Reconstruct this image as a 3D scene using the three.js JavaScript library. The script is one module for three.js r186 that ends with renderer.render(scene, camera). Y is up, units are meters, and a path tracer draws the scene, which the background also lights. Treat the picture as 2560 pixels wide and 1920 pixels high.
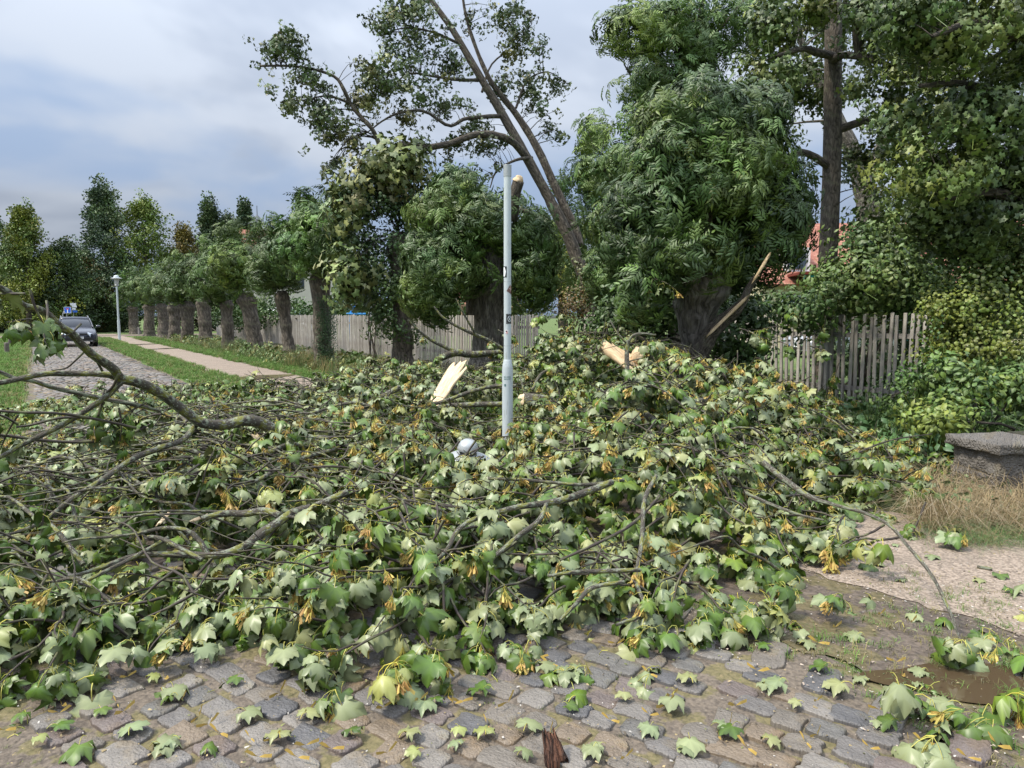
import * as THREE from 'three';
import { mergeGeometries } from 'three/addons/utils/BufferGeometryUtils.js';

// ---------------------------------------------------------------- camera, sky, sun, exposure
const scene = new THREE.Scene();
const EYE = 1.6, PITCH = 0.0965, FOCAL = 1775;                 // eye height (m), downward pitch (rad), focal length in photo pixels
const camera = new THREE.PerspectiveCamera(2 * Math.atan(960 / FOCAL) * 180 / Math.PI, 4 / 3, 0.05, 900);
camera.position.set(0, EYE, 0);
camera.rotation.x = -PITCH;
const EXPOSURE = 1.5;
const renderer = new THREE.WebGLRenderer({ antialias: true });
renderer.toneMapping = THREE.LinearToneMapping;
renderer.toneMappingExposure = EXPOSURE;
renderer.shadowMap.enabled = true;
renderer.shadowMap.type = THREE.PCFSoftShadowMap;
const sun = new THREE.DirectionalLight(new THREE.Color(1, 0.93, 0.79), 3.0);
sun.position.set(-42, 62, 16);
sun.castShadow = true;
sun.shadow.radius = 16;
sun.shadow.mapSize.set(4096, 4096);
Object.assign(sun.shadow.camera, { left: -70, right: 70, top: 70, bottom: -70, near: 1, far: 220 });
scene.add(sun, sun.target);

// ---------------------------------------------------------------- small maths
const V = (x, y, z) => new THREE.Vector3(x, y, z);
function rng(seed) { let s = (seed * 2654435761) >>> 0; return () => { s = (s + 0x6d2b79f5) | 0; let t = Math.imul(s ^ (s >>> 15), 1 | s); t = (t + Math.imul(t ^ (t >>> 7), 61 | t)) ^ t; return ((t ^ (t >>> 14)) >>> 0) / 4294967296; }; }
const lerp = (a, b, t) => a + (b - a) * t, clamp = (x, a = 0, b = 1) => Math.min(b, Math.max(a, x)), smooth = (a, b, x) => { const t = clamp((x - a) / (b - a)); return t * t * (3 - 2 * t); };
const hash = (x, y, z) => { let h = (x * 374761393 + y * 668265263 + z * 2147483647) | 0; h = Math.imul(h ^ (h >>> 13), 1274126177); h ^= h >>> 16; return (h >>> 0) / 4294967296; };
function noise3(x, y, z) {
  const xi = Math.floor(x), yi = Math.floor(y), zi = Math.floor(z), f = (t) => t * t * (3 - 2 * t), a = f(x - xi), b = f(y - yi), c = f(z - zi);
  const L = (k) => lerp(lerp(hash(xi, yi, k), hash(xi + 1, yi, k), a), lerp(hash(xi, yi + 1, k), hash(xi + 1, yi + 1, k), a), b);
  return lerp(L(zi), L(zi + 1), c) * 2 - 1;
}
const fbm3 = (x, y, z, n = 4) => { let s = 0, a = 0.5; for (let i = 0; i < n; i++) { s += a * noise3(x, y, z); x *= 2.03; y *= 2.03; z *= 2.03; a *= 0.5; } return s; };
function pn(x, y, p, s = 0) {                                    // periodic 2-D value noise
  const xi = Math.floor(x), yi = Math.floor(y), f = (t) => t * t * (3 - 2 * t), a = f(x - xi), b = f(y - yi), m = (k) => ((k % p) + p) % p;
  return lerp(lerp(hash(m(xi), m(yi), s), hash(m(xi + 1), m(yi), s), a), lerp(hash(m(xi), m(yi + 1), s), hash(m(xi + 1), m(yi + 1), s), a), b);
}
const pf = (u, v, p, n, s = 0) => { let t = 0, a = 0.5; for (let i = 0; i < n; i++) { t += a * pn(u * p, v * p, p, s + i); p *= 2; a *= 0.5; } return t / (1 - Math.pow(0.5, n)); };

// photo pixel (of 2560 x 1920) -> point at a given distance ahead, or on the ground; road frame -> point
const ray = (px, py) => { const a = (px - 1280) / FOCAL, b = -(py - 960) / FOCAL, c = Math.cos(PITCH), s = Math.sin(PITCH); return V(a, b * c - s, -b * s - c); };
const at = (px, py, ahead) => { const d = ray(px, py); return V(0, EYE, 0).addScaledVector(d, ahead / -d.z); };
const gnd = (px, py, y = 0) => { const d = ray(px, py); return V(0, EYE, 0).addScaledVector(d, (y - EYE) / d.y); };
const project = (p) => { const c = Math.cos(PITCH), s = Math.sin(PITCH), y = p.y - EYE, d = -p.z * c - y * s; return [1280 + FOCAL * p.x / d, 960 - FOCAL * (y * c - p.z * s) / d, d]; };
const RA = Math.atan(0.673), RS = Math.sin(RA), RC = Math.cos(RA);
const road = (u, v, y = 0) => V(-RS * u + RC * v, y, -RC * u - RS * v);   // u metres along the road, v metres to its right
const roadUV = (x, z) => [-RS * x - RC * z, RC * x - RS * z];

// ---------------------------------------------------------------- the sky: bluish horizon, layered pale cloud, brighter overhead
{
  const W = 2048, H = 1024, d = new Float32Array(W * H * 4);
  const sx = sun.position.clone().normalize();
  for (let j = 0; j < H; j++) for (let i = 0; i < W; i++) {
    const el = (j / H - 0.5) * Math.PI, az = (i / W - 0.5) * 2 * Math.PI, y = Math.sin(el), x = Math.cos(el) * Math.cos(az), z = Math.cos(el) * Math.sin(az);
    const h = Math.max(y, 0), k = 1 / (h + 0.22);
    const warp = fbm3(x * k * 0.9 + 7, 3, z * k * 0.9, 3) * 0.7;
    const c1 = fbm3(x * k * 1.25 + 11 + warp, y * 2.5, z * k * 1.25 - warp, 6), c2 = fbm3(x * k * 3.1 - 5 + warp * 2, y * 4, z * k * 3.1 + 9, 5);
    const cloud = smooth(-0.22, 0.3, c1 + 0.35 * c2 + (h - 0.16) * 0.9), thick = smooth(0.05, 0.42, c1 * 0.9 - 0.5 * c2);
    const up = (1 + 1.9 * smooth(0.12, 1, h)) * lerp(0.62, 1, smooth(-0.02, 0.26, h));
    const glow = 1 + 0.55 * Math.pow(Math.max(0, x * sx.x + y * sx.y + z * sx.z), 6);
    const blue = [0.25, 0.325, 0.455], white = [0.40, 0.445, 0.52], grey = [0.30, 0.345, 0.425];
    for (let c = 0; c < 3; c++) {
      let v = lerp(blue[c] * lerp(1.25, 1, smooth(0, 0.3, h)), lerp(white[c], grey[c], thick), cloud) * up * glow;
      if (y < 0) v = lerp(v, [0.10, 0.11, 0.09][c], smooth(0, -0.06, y));
      d[(j * W + i) * 4 + c] = v;
    }
    d[(j * W + i) * 4 + 3] = 1;
  }
  const t = new THREE.DataTexture(d, W, H, THREE.RGBAFormat, THREE.FloatType);
  t.mapping = THREE.EquirectangularReflectionMapping; t.magFilter = THREE.LinearFilter; t.needsUpdate = true;
  scene.background = t; scene.environment = t;
}

// ---------------------------------------------------------------- scene bookkeeping
const taken = new Map();
function numbered(n) { const k = taken.get(n) ?? 0; taken.set(n, k + 1); return k ? `${n}_${String(k).padStart(3, '0')}` : n; }
function tag(o, label, category, group, kind) { o.userData.label = label; if (category) o.userData.category = category; if (group) o.userData.group = group; if (kind) o.userData.kind = kind; return o; }
function thing(name, label, category, group) { const g = new THREE.Group(); g.name = numbered(name); scene.add(g); return tag(g, label, category, group); }
function part(parent, name, geometry, material) { const m = new THREE.Mesh(geometry, material); m.name = name; m.castShadow = m.receiveShadow = true; parent.add(m); return m; }
function solo(name, label, category, geometry, material, group) { const m = new THREE.Mesh(geometry, material); m.name = numbered(name); m.castShadow = m.receiveShadow = true; scene.add(m); return tag(m, label, category, group); }
function structure(name, geometry, material, label) { const m = new THREE.Mesh(geometry, material); m.name = numbered(name); m.receiveShadow = true; scene.add(m); m.userData.kind = 'structure'; if (label) m.userData.label = label; return m; }
function based(g, p) { g.position.copy(p); for (const c of g.children) c.position.sub(p); return g; }     // put a group's origin at its foot, children stay where they are
function copies(parent, name, geometry, material, list, kind = 'stuff') {  // list of {m: Matrix4, c: Color}
  if (!list.length) return null;
  const im = new THREE.InstancedMesh(geometry, material, list.length);
  im.name = name; im.castShadow = im.receiveShadow = true;
  list.forEach((e, i) => { im.setMatrixAt(i, e.m); if (e.c) im.setColorAt(i, e.c); });
  if (kind) im.userData.kind = kind;
  parent.add(im);
  return im;
}
const RGB = (r, g, b) => new THREE.Color().setRGB(r, g, b);
const mat = (c, rough = 0.8, extra = {}) => new THREE.MeshStandardMaterial({ color: Array.isArray(c) ? RGB(...c) : c, roughness: rough, ...extra });

// ---------------------------------------------------------------- textures (what surfaces are made of)
const toS = (x) => Math.round(255 * clamp(x <= 0.0031308 ? 12.92 * x : 1.055 * Math.pow(x, 1 / 2.4) - 0.055));
function tex(n, fn, srgb = true) {
  const d = new Uint8Array(n * n * 4);
  for (let y = 0; y < n; y++) for (let x = 0; x < n; x++) { const c = fn(x / n, y / n), o = (y * n + x) * 4; for (let k = 0; k < 3; k++) d[o + k] = srgb ? toS(c[k]) : 255 * clamp(c[k] ?? c[0]); d[o + 3] = 255; }
  const t = new THREE.DataTexture(d, n, n); t.wrapS = t.wrapT = THREE.RepeatWrapping; t.magFilter = THREE.LinearFilter; t.minFilter = THREE.LinearMipmapLinearFilter; t.generateMipmaps = true;
  if (srgb) t.colorSpace = THREE.SRGBColorSpace; t.needsUpdate = true; return t;
}
const mix3 = (a, b, t) => [lerp(a[0], b[0], t), lerp(a[1], b[1], t), lerp(a[2], b[2], t)];
const rep = (t, a, b = a) => { const c = t.clone(); c.repeat.set(a, b); c.needsUpdate = true; return c; };
const fissure = (u, v, s) => { const w = pf(u, v, 4, 3, s) * 0.12, r = Math.abs(pf(u + w, v * 0.25 + w * 0.3, 16, 3, s + 9) - 0.5) * 2; return Math.pow(clamp(r * 1.7), 0.7); };
const T = {};
T.barkH = tex(512, (u, v) => [clamp(0.75 * fissure(u, v, 1) + 0.3 * pf(u, v, 32, 3, 4))], false);
T.bark = tex(512, (u, v) => { const f = fissure(u, v, 1), n = pf(u, v, 8, 5, 21), l = smooth(0.6, 0.72, pf(u, v, 6, 5, 33)); return mix3(mix3([0.062, 0.052, 0.043], [0.235, 0.205, 0.175], clamp(f * 0.8 + (n - 0.5) * 0.9)), [0.24, 0.25, 0.17], l * 0.35); });
T.limbH = tex(512, (u, v) => [clamp(pf(u, v, 12, 5, 51) * 0.8 + 0.35 * smooth(0.58, 0.66, pf(u, v, 10, 5, 63)))], false);
T.limb = tex(512, (u, v) => {
  const n = pf(u, v, 6, 5, 51), l = smooth(0.54, 0.63, pf(u, v, 7, 6, 63)), m = smooth(0.53, 0.66, pf(u, v, 5, 5, 71)), s = smooth(0.66, 0.7, pf(u, v, 24, 3, 77));
  let c = mix3([0.025, 0.021, 0.016], [0.12, 0.10, 0.075], n); c = mix3(c, [0.22, 0.245, 0.17], l * 0.7); c = mix3(c, [0.165, 0.165, 0.028], m * 0.85); return mix3(c, [0.32, 0.34, 0.27], s * 0.6);
});
T.twig = tex(256, (u, v) => { const n = pf(u, v, 6, 4, 151), m = smooth(0.58, 0.7, pf(u, v, 5, 4, 171)); return mix3(mix3([0.025, 0.018, 0.015], [0.075, 0.055, 0.042], n), [0.16, 0.17, 0.07], m * 0.6); });
T.raw = tex(256, (u, v) => { const g = pf(u, v * 0.2, 24, 3, 81), n = pf(u, v, 4, 4, 84); return mix3([0.36, 0.22, 0.10], [0.74, 0.57, 0.36], clamp(g * 0.8 + n * 0.4)); });
T.rawH = tex(256, (u, v) => [pf(u, v * 0.15, 32, 3, 81)], false);
T.stone = tex(512, (u, v) => { const n = pf(u, v, 5, 6, 91), s = pf(u, v, 64, 2, 97); const k = 0.62 + 0.55 * n + 0.35 * (s - 0.5); return mix3([k, k * 0.985, k * 0.96], [k * 1.1, k * 0.98, k * 0.78], smooth(0.5, 0.68, pf(u, v, 4, 4, 99)) * 0.7); });
T.stoneH = tex(512, (u, v) => [0.55 * pf(u, v, 6, 6, 91) + 0.4 * pf(u, v, 48, 2, 97)], false);
T.gravelH = tex(512, (u, v) => [0.5 * pf(u, v, 64, 2, 101) + 0.5 * pf(u, v, 128, 1, 104)], false);
T.gravel = tex(512, (u, v) => { const g = pf(u, v, 100, 2, 101), n = pf(u, v, 5, 5, 107); return mix3(mix3([0.15, 0.115, 0.085], [0.38, 0.30, 0.235], clamp(g * 1.5 - 0.25)), [0.17, 0.135, 0.105], smooth(0.5, 0.8, n) * 0.4); });
T.soil = tex(512, (u, v) => { const g = pf(u, v, 64, 3, 111), n = pf(u, v, 6, 5, 117), m = smooth(0.5, 0.62, pf(u, v, 9, 5, 119)); return mix3(mix3([0.06, 0.05, 0.042], [0.2, 0.17, 0.14], clamp(g * 1.1 + n * 0.5 - 0.3)), mix3([0.10, 0.10, 0.035], [0.2, 0.17, 0.08], g), m * 0.75); });
T.soilH = tex(512, (u, v) => [0.6 * pf(u, v, 40, 4, 111) + 0.4 * pf(u, v, 6, 4, 117)], false);
T.turf = tex(512, (u, v) => { const g = pf(u, v, 90, 2, 121), n = pf(u, v, 5, 5, 127), p = smooth(0.55, 0.72, pf(u, v, 7, 4, 129)); return mix3(mix3([0.05, 0.085, 0.022], [0.14, 0.21, 0.05], clamp(g * 0.8 + n * 0.6 - 0.25)), [0.2, 0.19, 0.08], p * 0.5); });
T.turfH = tex(512, (u, v) => [pf(u, v, 80, 3, 121)], false);
T.plank = tex(256, (u, v) => { const g = pf(u, v * 0.12, 24, 3, 131), n = pf(u, v, 4, 4, 134); return mix3([0.15, 0.135, 0.12], [0.38, 0.355, 0.325], clamp(g * 0.9 + (n - 0.5) * 0.8)); });
T.plankH = tex(256, (u, v) => [pf(u, v * 0.1, 32, 3, 131)], false);
T.paint = tex(256, (u, v) => { const n = pf(u, v, 5, 4, 141), s = smooth(0.72, 0.76, pf(u, v, 30, 2, 143)); const k = 0.93 + 0.1 * n; return mix3([k, k, k], [0.6, 0.57, 0.52], s * 0.5); });
T.tiles = tex(256, (u, v) => { const r = v * 24, row = Math.floor(r), c = u * 14 + (row % 2) * 0.5, e = Math.min(1, (r - row) * 5) * Math.min(1, Math.abs((c % 1) - 0.5) * -14 + 7), n = hash(row, Math.floor(c) % 14, 5); return mix3([0.13, 0.045, 0.03], mix3([0.30, 0.11, 0.075], [0.42, 0.2, 0.14], n), clamp(0.35 + 0.65 * e)); });

const M = {
  bark: mat([1, 1, 1], 0.9, { map: T.bark, bumpMap: T.barkH, bumpScale: 0.03 }),
  barkMid: mat([0.72, 0.68, 0.62], 0.9, { map: T.bark, bumpMap: T.barkH, bumpScale: 0.02 }),
  limb: mat([1, 1, 1], 0.85, { map: T.limb, bumpMap: T.limbH, bumpScale: 0.006 }),
  twig: mat([1, 1, 1], 0.7, { map: T.twig }),
  raw: mat([1, 1, 1], 0.75, { map: T.raw, bumpMap: T.rawH, bumpScale: 0.008 }),
  rawPale: mat([1.15, 1.22, 1.3], 0.75, { map: T.raw, bumpMap: T.rawH, bumpScale: 0.008 }),
  plank: mat([1, 1, 1], 0.85, { map: T.plank, bumpMap: T.plankH, bumpScale: 0.003 }),
  plankDark: mat([0.5, 0.46, 0.42], 0.85, { map: T.plank, bumpMap: T.plankH, bumpScale: 0.003 }),
};

// ---------------------------------------------------------------- geometry helpers
function tube(pts, radii, o = {}) {
  const { radial = 8, seg = Math.max(2, (pts.length - 1) * 4), knob = 0.08, freq = 6, seed = 0, uvm = 0.6, cap = true, straight = false } = o;
  const P = pts.map((p) => p.isVector3 ? p : V(...p));
  const curve = straight ? null : new THREE.CatmullRomCurve3(P, false, 'centripetal');
  const pos = [], uv = [], idx = [], C = [], R = [];
  for (let i = 0; i <= seg; i++) {
    const t = i / seg, f = t * (P.length - 1), k = Math.min(P.length - 2, Math.floor(f));
    C.push(straight ? P[k].clone().lerp(P[k + 1], f - k) : curve.getPoint(t));
    R.push(typeof radii === 'function' ? radii(t) : lerp(radii[Math.min(k, radii.length - 1)], radii[Math.min(k + 1, radii.length - 1)], f - k));
  }
  let nrm = null, len = 0; const nU = Math.max(1, Math.round(2 * Math.PI * R[0] / uvm));
  for (let i = 0; i <= seg; i++) {
    const tan = C[Math.min(i + 1, seg)].clone().sub(C[Math.max(i - 1, 0)]).normalize();
    if (!nrm) nrm = Math.abs(tan.y) < 0.9 ? V(0, 1, 0) : V(1, 0, 0);
    nrm = nrm.clone().addScaledVector(tan, -nrm.dot(tan)).normalize();
    const bin = tan.clone().cross(nrm);
    if (i) len += C[i].distanceTo(C[i - 1]);
    for (let j = 0; j <= radial; j++) {
      const a = (j % radial) / radial * Math.PI * 2, dx = Math.cos(a), dy = Math.sin(a);
      const q = C[i].clone().addScaledVector(nrm, dx * R[i]).addScaledVector(bin, dy * R[i]);
      const w = knob ? 1 + knob * 2 * fbm3(q.x * freq + seed, q.y * freq, q.z * freq, 2) : 1;
      q.copy(C[i]).addScaledVector(nrm, dx * R[i] * w).addScaledVector(bin, dy * R[i] * w);
      pos.push(q.x, q.y, q.z); uv.push(j / radial * nU, len / uvm);
      if (i < seg && j < radial) { const A = i * (radial + 1) + j, B = A + radial + 1; idx.push(A, A + 1, B, B, A + 1, B + 1); }
    }
  }
  if (cap) for (const e of [0, seg]) {
    const c = pos.length / 3; pos.push(C[e].x, C[e].y, C[e].z); uv.push(0.5, 0.5);
    for (let j = 0; j < radial; j++) { const A = e * (radial + 1) + j; e ? idx.push(c, A, A + 1) : idx.push(c, A + 1, A); }
  }
  const g = new THREE.BufferGeometry();
  g.setAttribute('position', new THREE.Float32BufferAttribute(pos, 3)); g.setAttribute('uv', new THREE.Float32BufferAttribute(uv, 2)); g.setIndex(idx);
  g.computeVertexNormals();
  const n = g.attributes.normal;                                 // close the seam
  for (let i = 0; i <= seg; i++) { const A = i * (radial + 1), B = A + radial, s = V(n.getX(A) + n.getX(B), n.getY(A) + n.getY(B), n.getZ(A) + n.getZ(B)).normalize(); n.setXYZ(A, s.x, s.y, s.z); n.setXYZ(B, s.x, s.y, s.z); }
  return g;
}
const merge = (list) => list.length === 1 ? list[0] : mergeGeometries(list.map((g) => (g.index ? g.toNonIndexed() : g)).map((g) => { for (const k of Object.keys(g.attributes)) if (!['position', 'normal', 'uv', 'color'].includes(k)) g.deleteAttribute(k); return g; }));
const box = (w, h, d, x = 0, y = 0, z = 0) => new THREE.BoxGeometry(w, h, d).translate(x, y, z);
function bbox(w, h, d, b = 0.004) {                                // box with chamfered edges
  const s = new THREE.Shape(); const x = w / 2 - b, y = d / 2 - b; s.moveTo(-x, -y); s.lineTo(x, -y); s.lineTo(x, y); s.lineTo(-x, y); s.closePath();
  return new THREE.ExtrudeGeometry(s, { depth: h - 2 * b, bevelEnabled: true, bevelThickness: b, bevelSize: b, bevelSegments: 1 }).rotateX(-Math.PI / 2).translate(0, b, 0);
}
function sheet(outline, y, scale = 1, grid = 0.5) {                // flat polygon on the ground, uv in metres
  const s = new THREE.Shape(outline.map((p) => new THREE.Vector2(p.x, -p.z)));
  const g = new THREE.ShapeGeometry(s).rotateX(-Math.PI / 2).translate(0, y, 0), uv = g.attributes.uv, p = g.attributes.position;
  for (let i = 0; i < uv.count; i++) uv.setXY(i, p.getX(i) * scale, -p.getZ(i) * scale);
  return g;
}
function lathe(profile, n = 24) { return new THREE.LatheGeometry(profile.map(([r, y]) => new THREE.Vector2(r, y)), n); }
const bez = (a, b, c, t) => a.clone().multiplyScalar((1 - t) * (1 - t)).addScaledVector(b, 2 * t * (1 - t)).addScaledVector(c, t * t);
const basis = (Y, N, p, s, sy = s) => { const y = Y.clone().normalize(), z = N.clone().addScaledVector(y, -N.dot(y)).normalize(), x = y.clone().cross(z); return new THREE.Matrix4().makeBasis(x.multiplyScalar(s), y.multiplyScalar(sy), z.multiplyScalar(s)).setPosition(p); };
const randDir = (r) => { const z = r() * 2 - 1, a = r() * Math.PI * 2, q = Math.sqrt(1 - z * z); return V(q * Math.cos(a), z, q * Math.sin(a)); };
const anyPerp = (y, r) => { const d = randDir(r); return d.addScaledVector(y, -d.dot(y)).normalize(); };

// ================================================================ the setting: ground, road, paths
{
  const g = new THREE.PlaneGeometry(700, 700).rotateX(-Math.PI / 2).translate(0, -0.004, 0), uv = g.attributes.uv, p = g.attributes.position;
  for (let i = 0; i < uv.count; i++) uv.setXY(i, p.getX(i) * 0.5, p.getZ(i) * 0.5);
  structure('ground', g, mat([1, 1, 1], 1, { map: T.turf, bumpMap: T.turfH, bumpScale: 0.03 }), 'flat grassy ground on both sides of the cobbled road');
}
const wobble = (u, s) => 0.5 * noise3(u * 0.35, s, 0.5) + 0.35 * noise3(u * 1.3, s, 3.5) + 0.3 * noise3(u * 4.1, s, 8.5) + 0.2 * noise3(u * 11, s, 1.5);
function strip(u0, u1, v0, v1, y, wob, s, step = 0.07) {
  const L = [], R = [];
  for (let u = u0; u <= u1 + 1e-6; u += step) { L.push(road(u, v0 + wob * wobble(u, s))); R.push(road(u, v1 + wob * wobble(u, s + 20))); }
  return sheet([...L, ...R.reverse()], y, 1);
}
const cobbled = new THREE.Group(); cobbled.name = 'cobbled_road'; cobbled.userData = { kind: 'structure', label: 'road of uneven grey and brown stone setts' }; scene.add(cobbled);
part(cobbled, 'road_bed', strip(-3, 75, -0.25, 3.0, 0.0055, 0.2, 3), mat([1.0, 0.94, 0.86], 0.9, { map: rep(T.soil, 1.2), bumpMap: rep(T.soilH, 1.2), bumpScale: 0.02 }));
structure('muddy_verge', strip(-3, 9.5, 2.9, 4.35, 0.0095, 0.35, 31), mat([0.8, 0.72, 0.66], 0.6, { map: rep(T.soil, 0.8), bumpMap: rep(T.soilH, 0.8), bumpScale: 0.03 }), 'muddy strip with moss and thin grass between road and path');
structure('gravel_path', strip(-3, 70, 4.1, 5.75, 0.0135, 0.3, 51), mat([1, 1, 1], 0.9, { map: rep(T.gravel, 0.8), bumpMap: rep(T.gravelH, 0.8), bumpScale: 0.012 }), 'pinkish gravel footpath running beside the cobbled road');
structure('leaf_mould', strip(-3, 60, 6.6, 11.6, 0.004, 0.6, 71), mat([0.62, 0.6, 0.5], 1, { map: rep(T.soil, 0.5), bumpMap: rep(T.soilH, 0.5), bumpScale: 0.03 }), 'dark soil under the row of trees and the fence');
structure('cross_street', sheet([road(62, -60), road(62, 14), road(66.5, 14), road(66.5, -60)], 0.016, 1), mat([0.6, 0.58, 0.57], 0.85, { map: rep(T.gravel, 0.3) }), 'grey street crossing behind the parked car');
function puddle(name, label, px, py, rx, rz, y, turn, c) {
  const o = gnd(px, py), pts = [];
  for (let i = 0; i < 48; i++) { const a = i / 48 * Math.PI * 2, k = 1 + 0.35 * noise3(Math.cos(a) * 1.6 + px, Math.sin(a) * 1.6, 1); const x = Math.cos(a) * rx * k, z = Math.sin(a) * rz * k; pts.push(V(o.x + x * Math.cos(turn) - z * Math.sin(turn), 0, o.z + x * Math.sin(turn) + z * Math.cos(turn))); }
  structure(name, sheet(pts, y, 1), mat(c, 0.04, {}), label);
}
puddle('puddle', 'brown puddle on the gravel path beyond the fallen branches', 640, 946, 0.62, 1.0, 0.022, 0.55, [0.21, 0.17, 0.10]);
puddle('puddle_001', 'small grey puddle on the path near the lamp post', 372, 861, 0.5, 1.5, 0.023, 0.55, [0.15, 0.12, 0.09]);
puddle('puddle_002', 'muddy puddle at the right edge of the cobbles', 2480, 1725, 0.5, 0.2, 0.017, 0.2, [0.075, 0.052, 0.03]);
puddle('puddle_003', 'thin long puddle on the path behind the lamp post', 425, 872, 0.4, 1.1, 0.024, 0.6, [0.15, 0.12, 0.09]);

// ---------------------------------------------------------------- setts
function settGeo(seed) {
  const r = rng(seed), n = 14, out = [], pos = [], idx = [], uv = [];
  const ch = 0.1 + 0.08 * r(), J = () => (r() - 0.5) * 0.11;
  for (const [x, z] of [[-0.5, -0.5 + ch], [-0.5 + ch, -0.5], [-0.15, -0.5], [0.18, -0.5], [0.5 - ch, -0.5], [0.5, -0.5 + ch], [0.5, 0], [0.5, 0.5 - ch], [0.5 - ch, 0.5], [0.18, 0.5], [-0.15, 0.5], [-0.5 + ch, 0.5], [-0.5, 0.5 - ch], [-0.5, 0]]) out.push([-(x + J()), z + J()]);
  const tilt = [(r() - 0.5) * 0.22, (r() - 0.5) * 0.22];
  const ring = (k, y, j) => out.forEach(([x, z]) => { const hx = x * k, hz = z * k; pos.push(hx, y + hx * tilt[0] + hz * tilt[1] + (r() - 0.5) * j, hz); uv.push(hx * 0.4 + seed * 0.37, hz * 0.4 + seed * 0.61); });
  ring(1, -0.6, 0); ring(0.985, -0.1, 0.1); ring(0.9, 0.0, 0.07); ring(0.5, 0.02, 0.1);
  pos.push(0, 0.02, 0); uv.push(seed * 0.37, seed * 0.61);
  for (let k = 0; k < 3; k++) for (let i = 0; i < n; i++) { const a = k * n + i, b = k * n + (i + 1) % n; idx.push(a, a + n, b, b, a + n, b + n); }
  for (let i = 0; i < n; i++) idx.push(3 * n + i, 4 * n, 3 * n + (i + 1) % n);
  const g = new THREE.BufferGeometry(); g.setAttribute('position', new THREE.Float32BufferAttribute(pos, 3)); g.setAttribute('uv', new THREE.Float32BufferAttribute(uv, 2)); g.setIndex(idx); g.computeVertexNormals();
  return g;
}
{
  const r = rng(77), geos = [...Array(12)].map((_, i) => settGeo(i + 1));
  const tones = [[0.15, 0.137, 0.128], [0.17, 0.148, 0.125], [0.108, 0.104, 0.106], [0.205, 0.185, 0.165], [0.2, 0.155, 0.112], [0.155, 0.124, 0.112], [0.135, 0.127, 0.117], [0.18, 0.164, 0.15]];
  const mats = tones.map((c) => mat(c, 0.55, { map: T.stone, bumpMap: T.stoneH, bumpScale: 0.012 })), plain = mat([1, 1, 1], 0.6, { map: T.stone });
  const all = [];
  let u = 1.0;
  while (u < 62) {
    const w = 0.105 + 0.035 * r(); let v = -0.1 + 0.12 * r();
    while (v < 2.62) {
      const l = 0.105 + 0.1 * r() * r() + 0.02, du = 0.05 * noise3(v * 0.9, u * 0.4, 2) + 0.02 * (r() - 0.5);
      if (!(r() < 0.04)) all.push([u + w / 2 + du, v + l / 2, w, l, (r() - 0.5) * 0.14]);
      v += l + 0.012 + 0.012 * r();
    }
    u += w + 0.014;
  }
  for (let k = 1.0; k < 62;) { const l = 0.2 + 0.12 * r(); all.push([k + l / 2, 2.78 + 0.03 * (r() - 0.5), l, 0.13 + 0.03 * r(), (r() - 0.5) * 0.12, 1]); k += l + 0.015; }   // edging stones along the road
  const list = [];
  for (const [a, b, w, l, turn, edge] of all) {
    const p = road(a, b), [px, py, d] = project(p); if (d < 1.8 || px < -400 || px > 2960 || py > 2150) continue;
    const dist = Math.hypot(p.x, p.z), sag = 0.018 * noise3(p.x * 0.8, p.z * 0.8, 7);
    const m = new THREE.Matrix4().compose(V(p.x, 0.021 + sag + 0.008 * r(), p.z), new THREE.Quaternion().setFromEuler(new THREE.Euler((r() - 0.5) * 0.06, -RA + Math.PI / 2 + turn, (r() - 0.5) * 0.06)), V(w * 0.97, 0.075, l * 0.97));
    list.push({ m, dist, k: Math.floor(r() * mats.length), g: Math.floor(r() * geos.length), v: r(), edge, py });
  }
  list.sort((a, b) => b.py - a.py || a.dist - b.dist);
  list.slice(0, 300).forEach((e) => { const o = part(cobbled, 'sett', geos[e.g], mats[e.k]); e.m.decompose(o.position, o.quaternion, o.scale); });
  const rest = list.slice(300), per = geos.slice(0, 4).map(() => []);
  for (const e of rest) { const c = tones[e.k], f = 0.85 + 0.4 * e.v; per[e.g % 4].push({ m: e.m, c: RGB(c[0] * f * 1.1, c[1] * f * 1.1, c[2] * f * 1.1) }); }
  per.forEach((l, i) => copies(cobbled, 'distant_setts', geos[i], plain, l));
}

// ---------------------------------------------------------------- grass
function bladeTuft(seed, n, h, spread, w, lean = 0.5) {
  const r = rng(seed), pos = [], idx = [];
  for (let i = 0; i < n; i++) {
    const a = r() * 6.283, d = r() * spread, b = V(Math.cos(a) * d, 0, Math.sin(a) * d), q = r() * 6.283, t = V(Math.cos(q), 0, Math.sin(q)), s = V(-t.z, 0, t.x), L = h * (0.5 + 0.7 * r()), le = lean * (0.3 + r());
    const p1 = b.clone().addScaledVector(t, L * le * 0.3).add(V(0, L * 0.6, 0)), p2 = b.clone().addScaledVector(t, L * le).add(V(0, L * (1 - 0.35 * le), 0)), k = pos.length / 3;
    for (const [p, ww] of [[b, w], [p1, w * 0.8]]) for (const e of [-1, 1]) { const c = p.clone().addScaledVector(s, e * ww / 2); pos.push(c.x, c.y, c.z); }
    pos.push(p2.x, p2.y, p2.z); idx.push(k, k + 1, k + 2, k + 2, k + 1, k + 3, k + 2, k + 3, k + 4);
  }
  const g = new THREE.BufferGeometry(); g.setAttribute('position', new THREE.Float32BufferAttribute(pos, 3)); g.setIndex(idx); g.computeVertexNormals(); return g;
}
const grassMat = new THREE.MeshPhysicalMaterial({ roughness: 0.8, transmission: 0.3, thickness: 0, specularIntensity: 0.4 });
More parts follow.
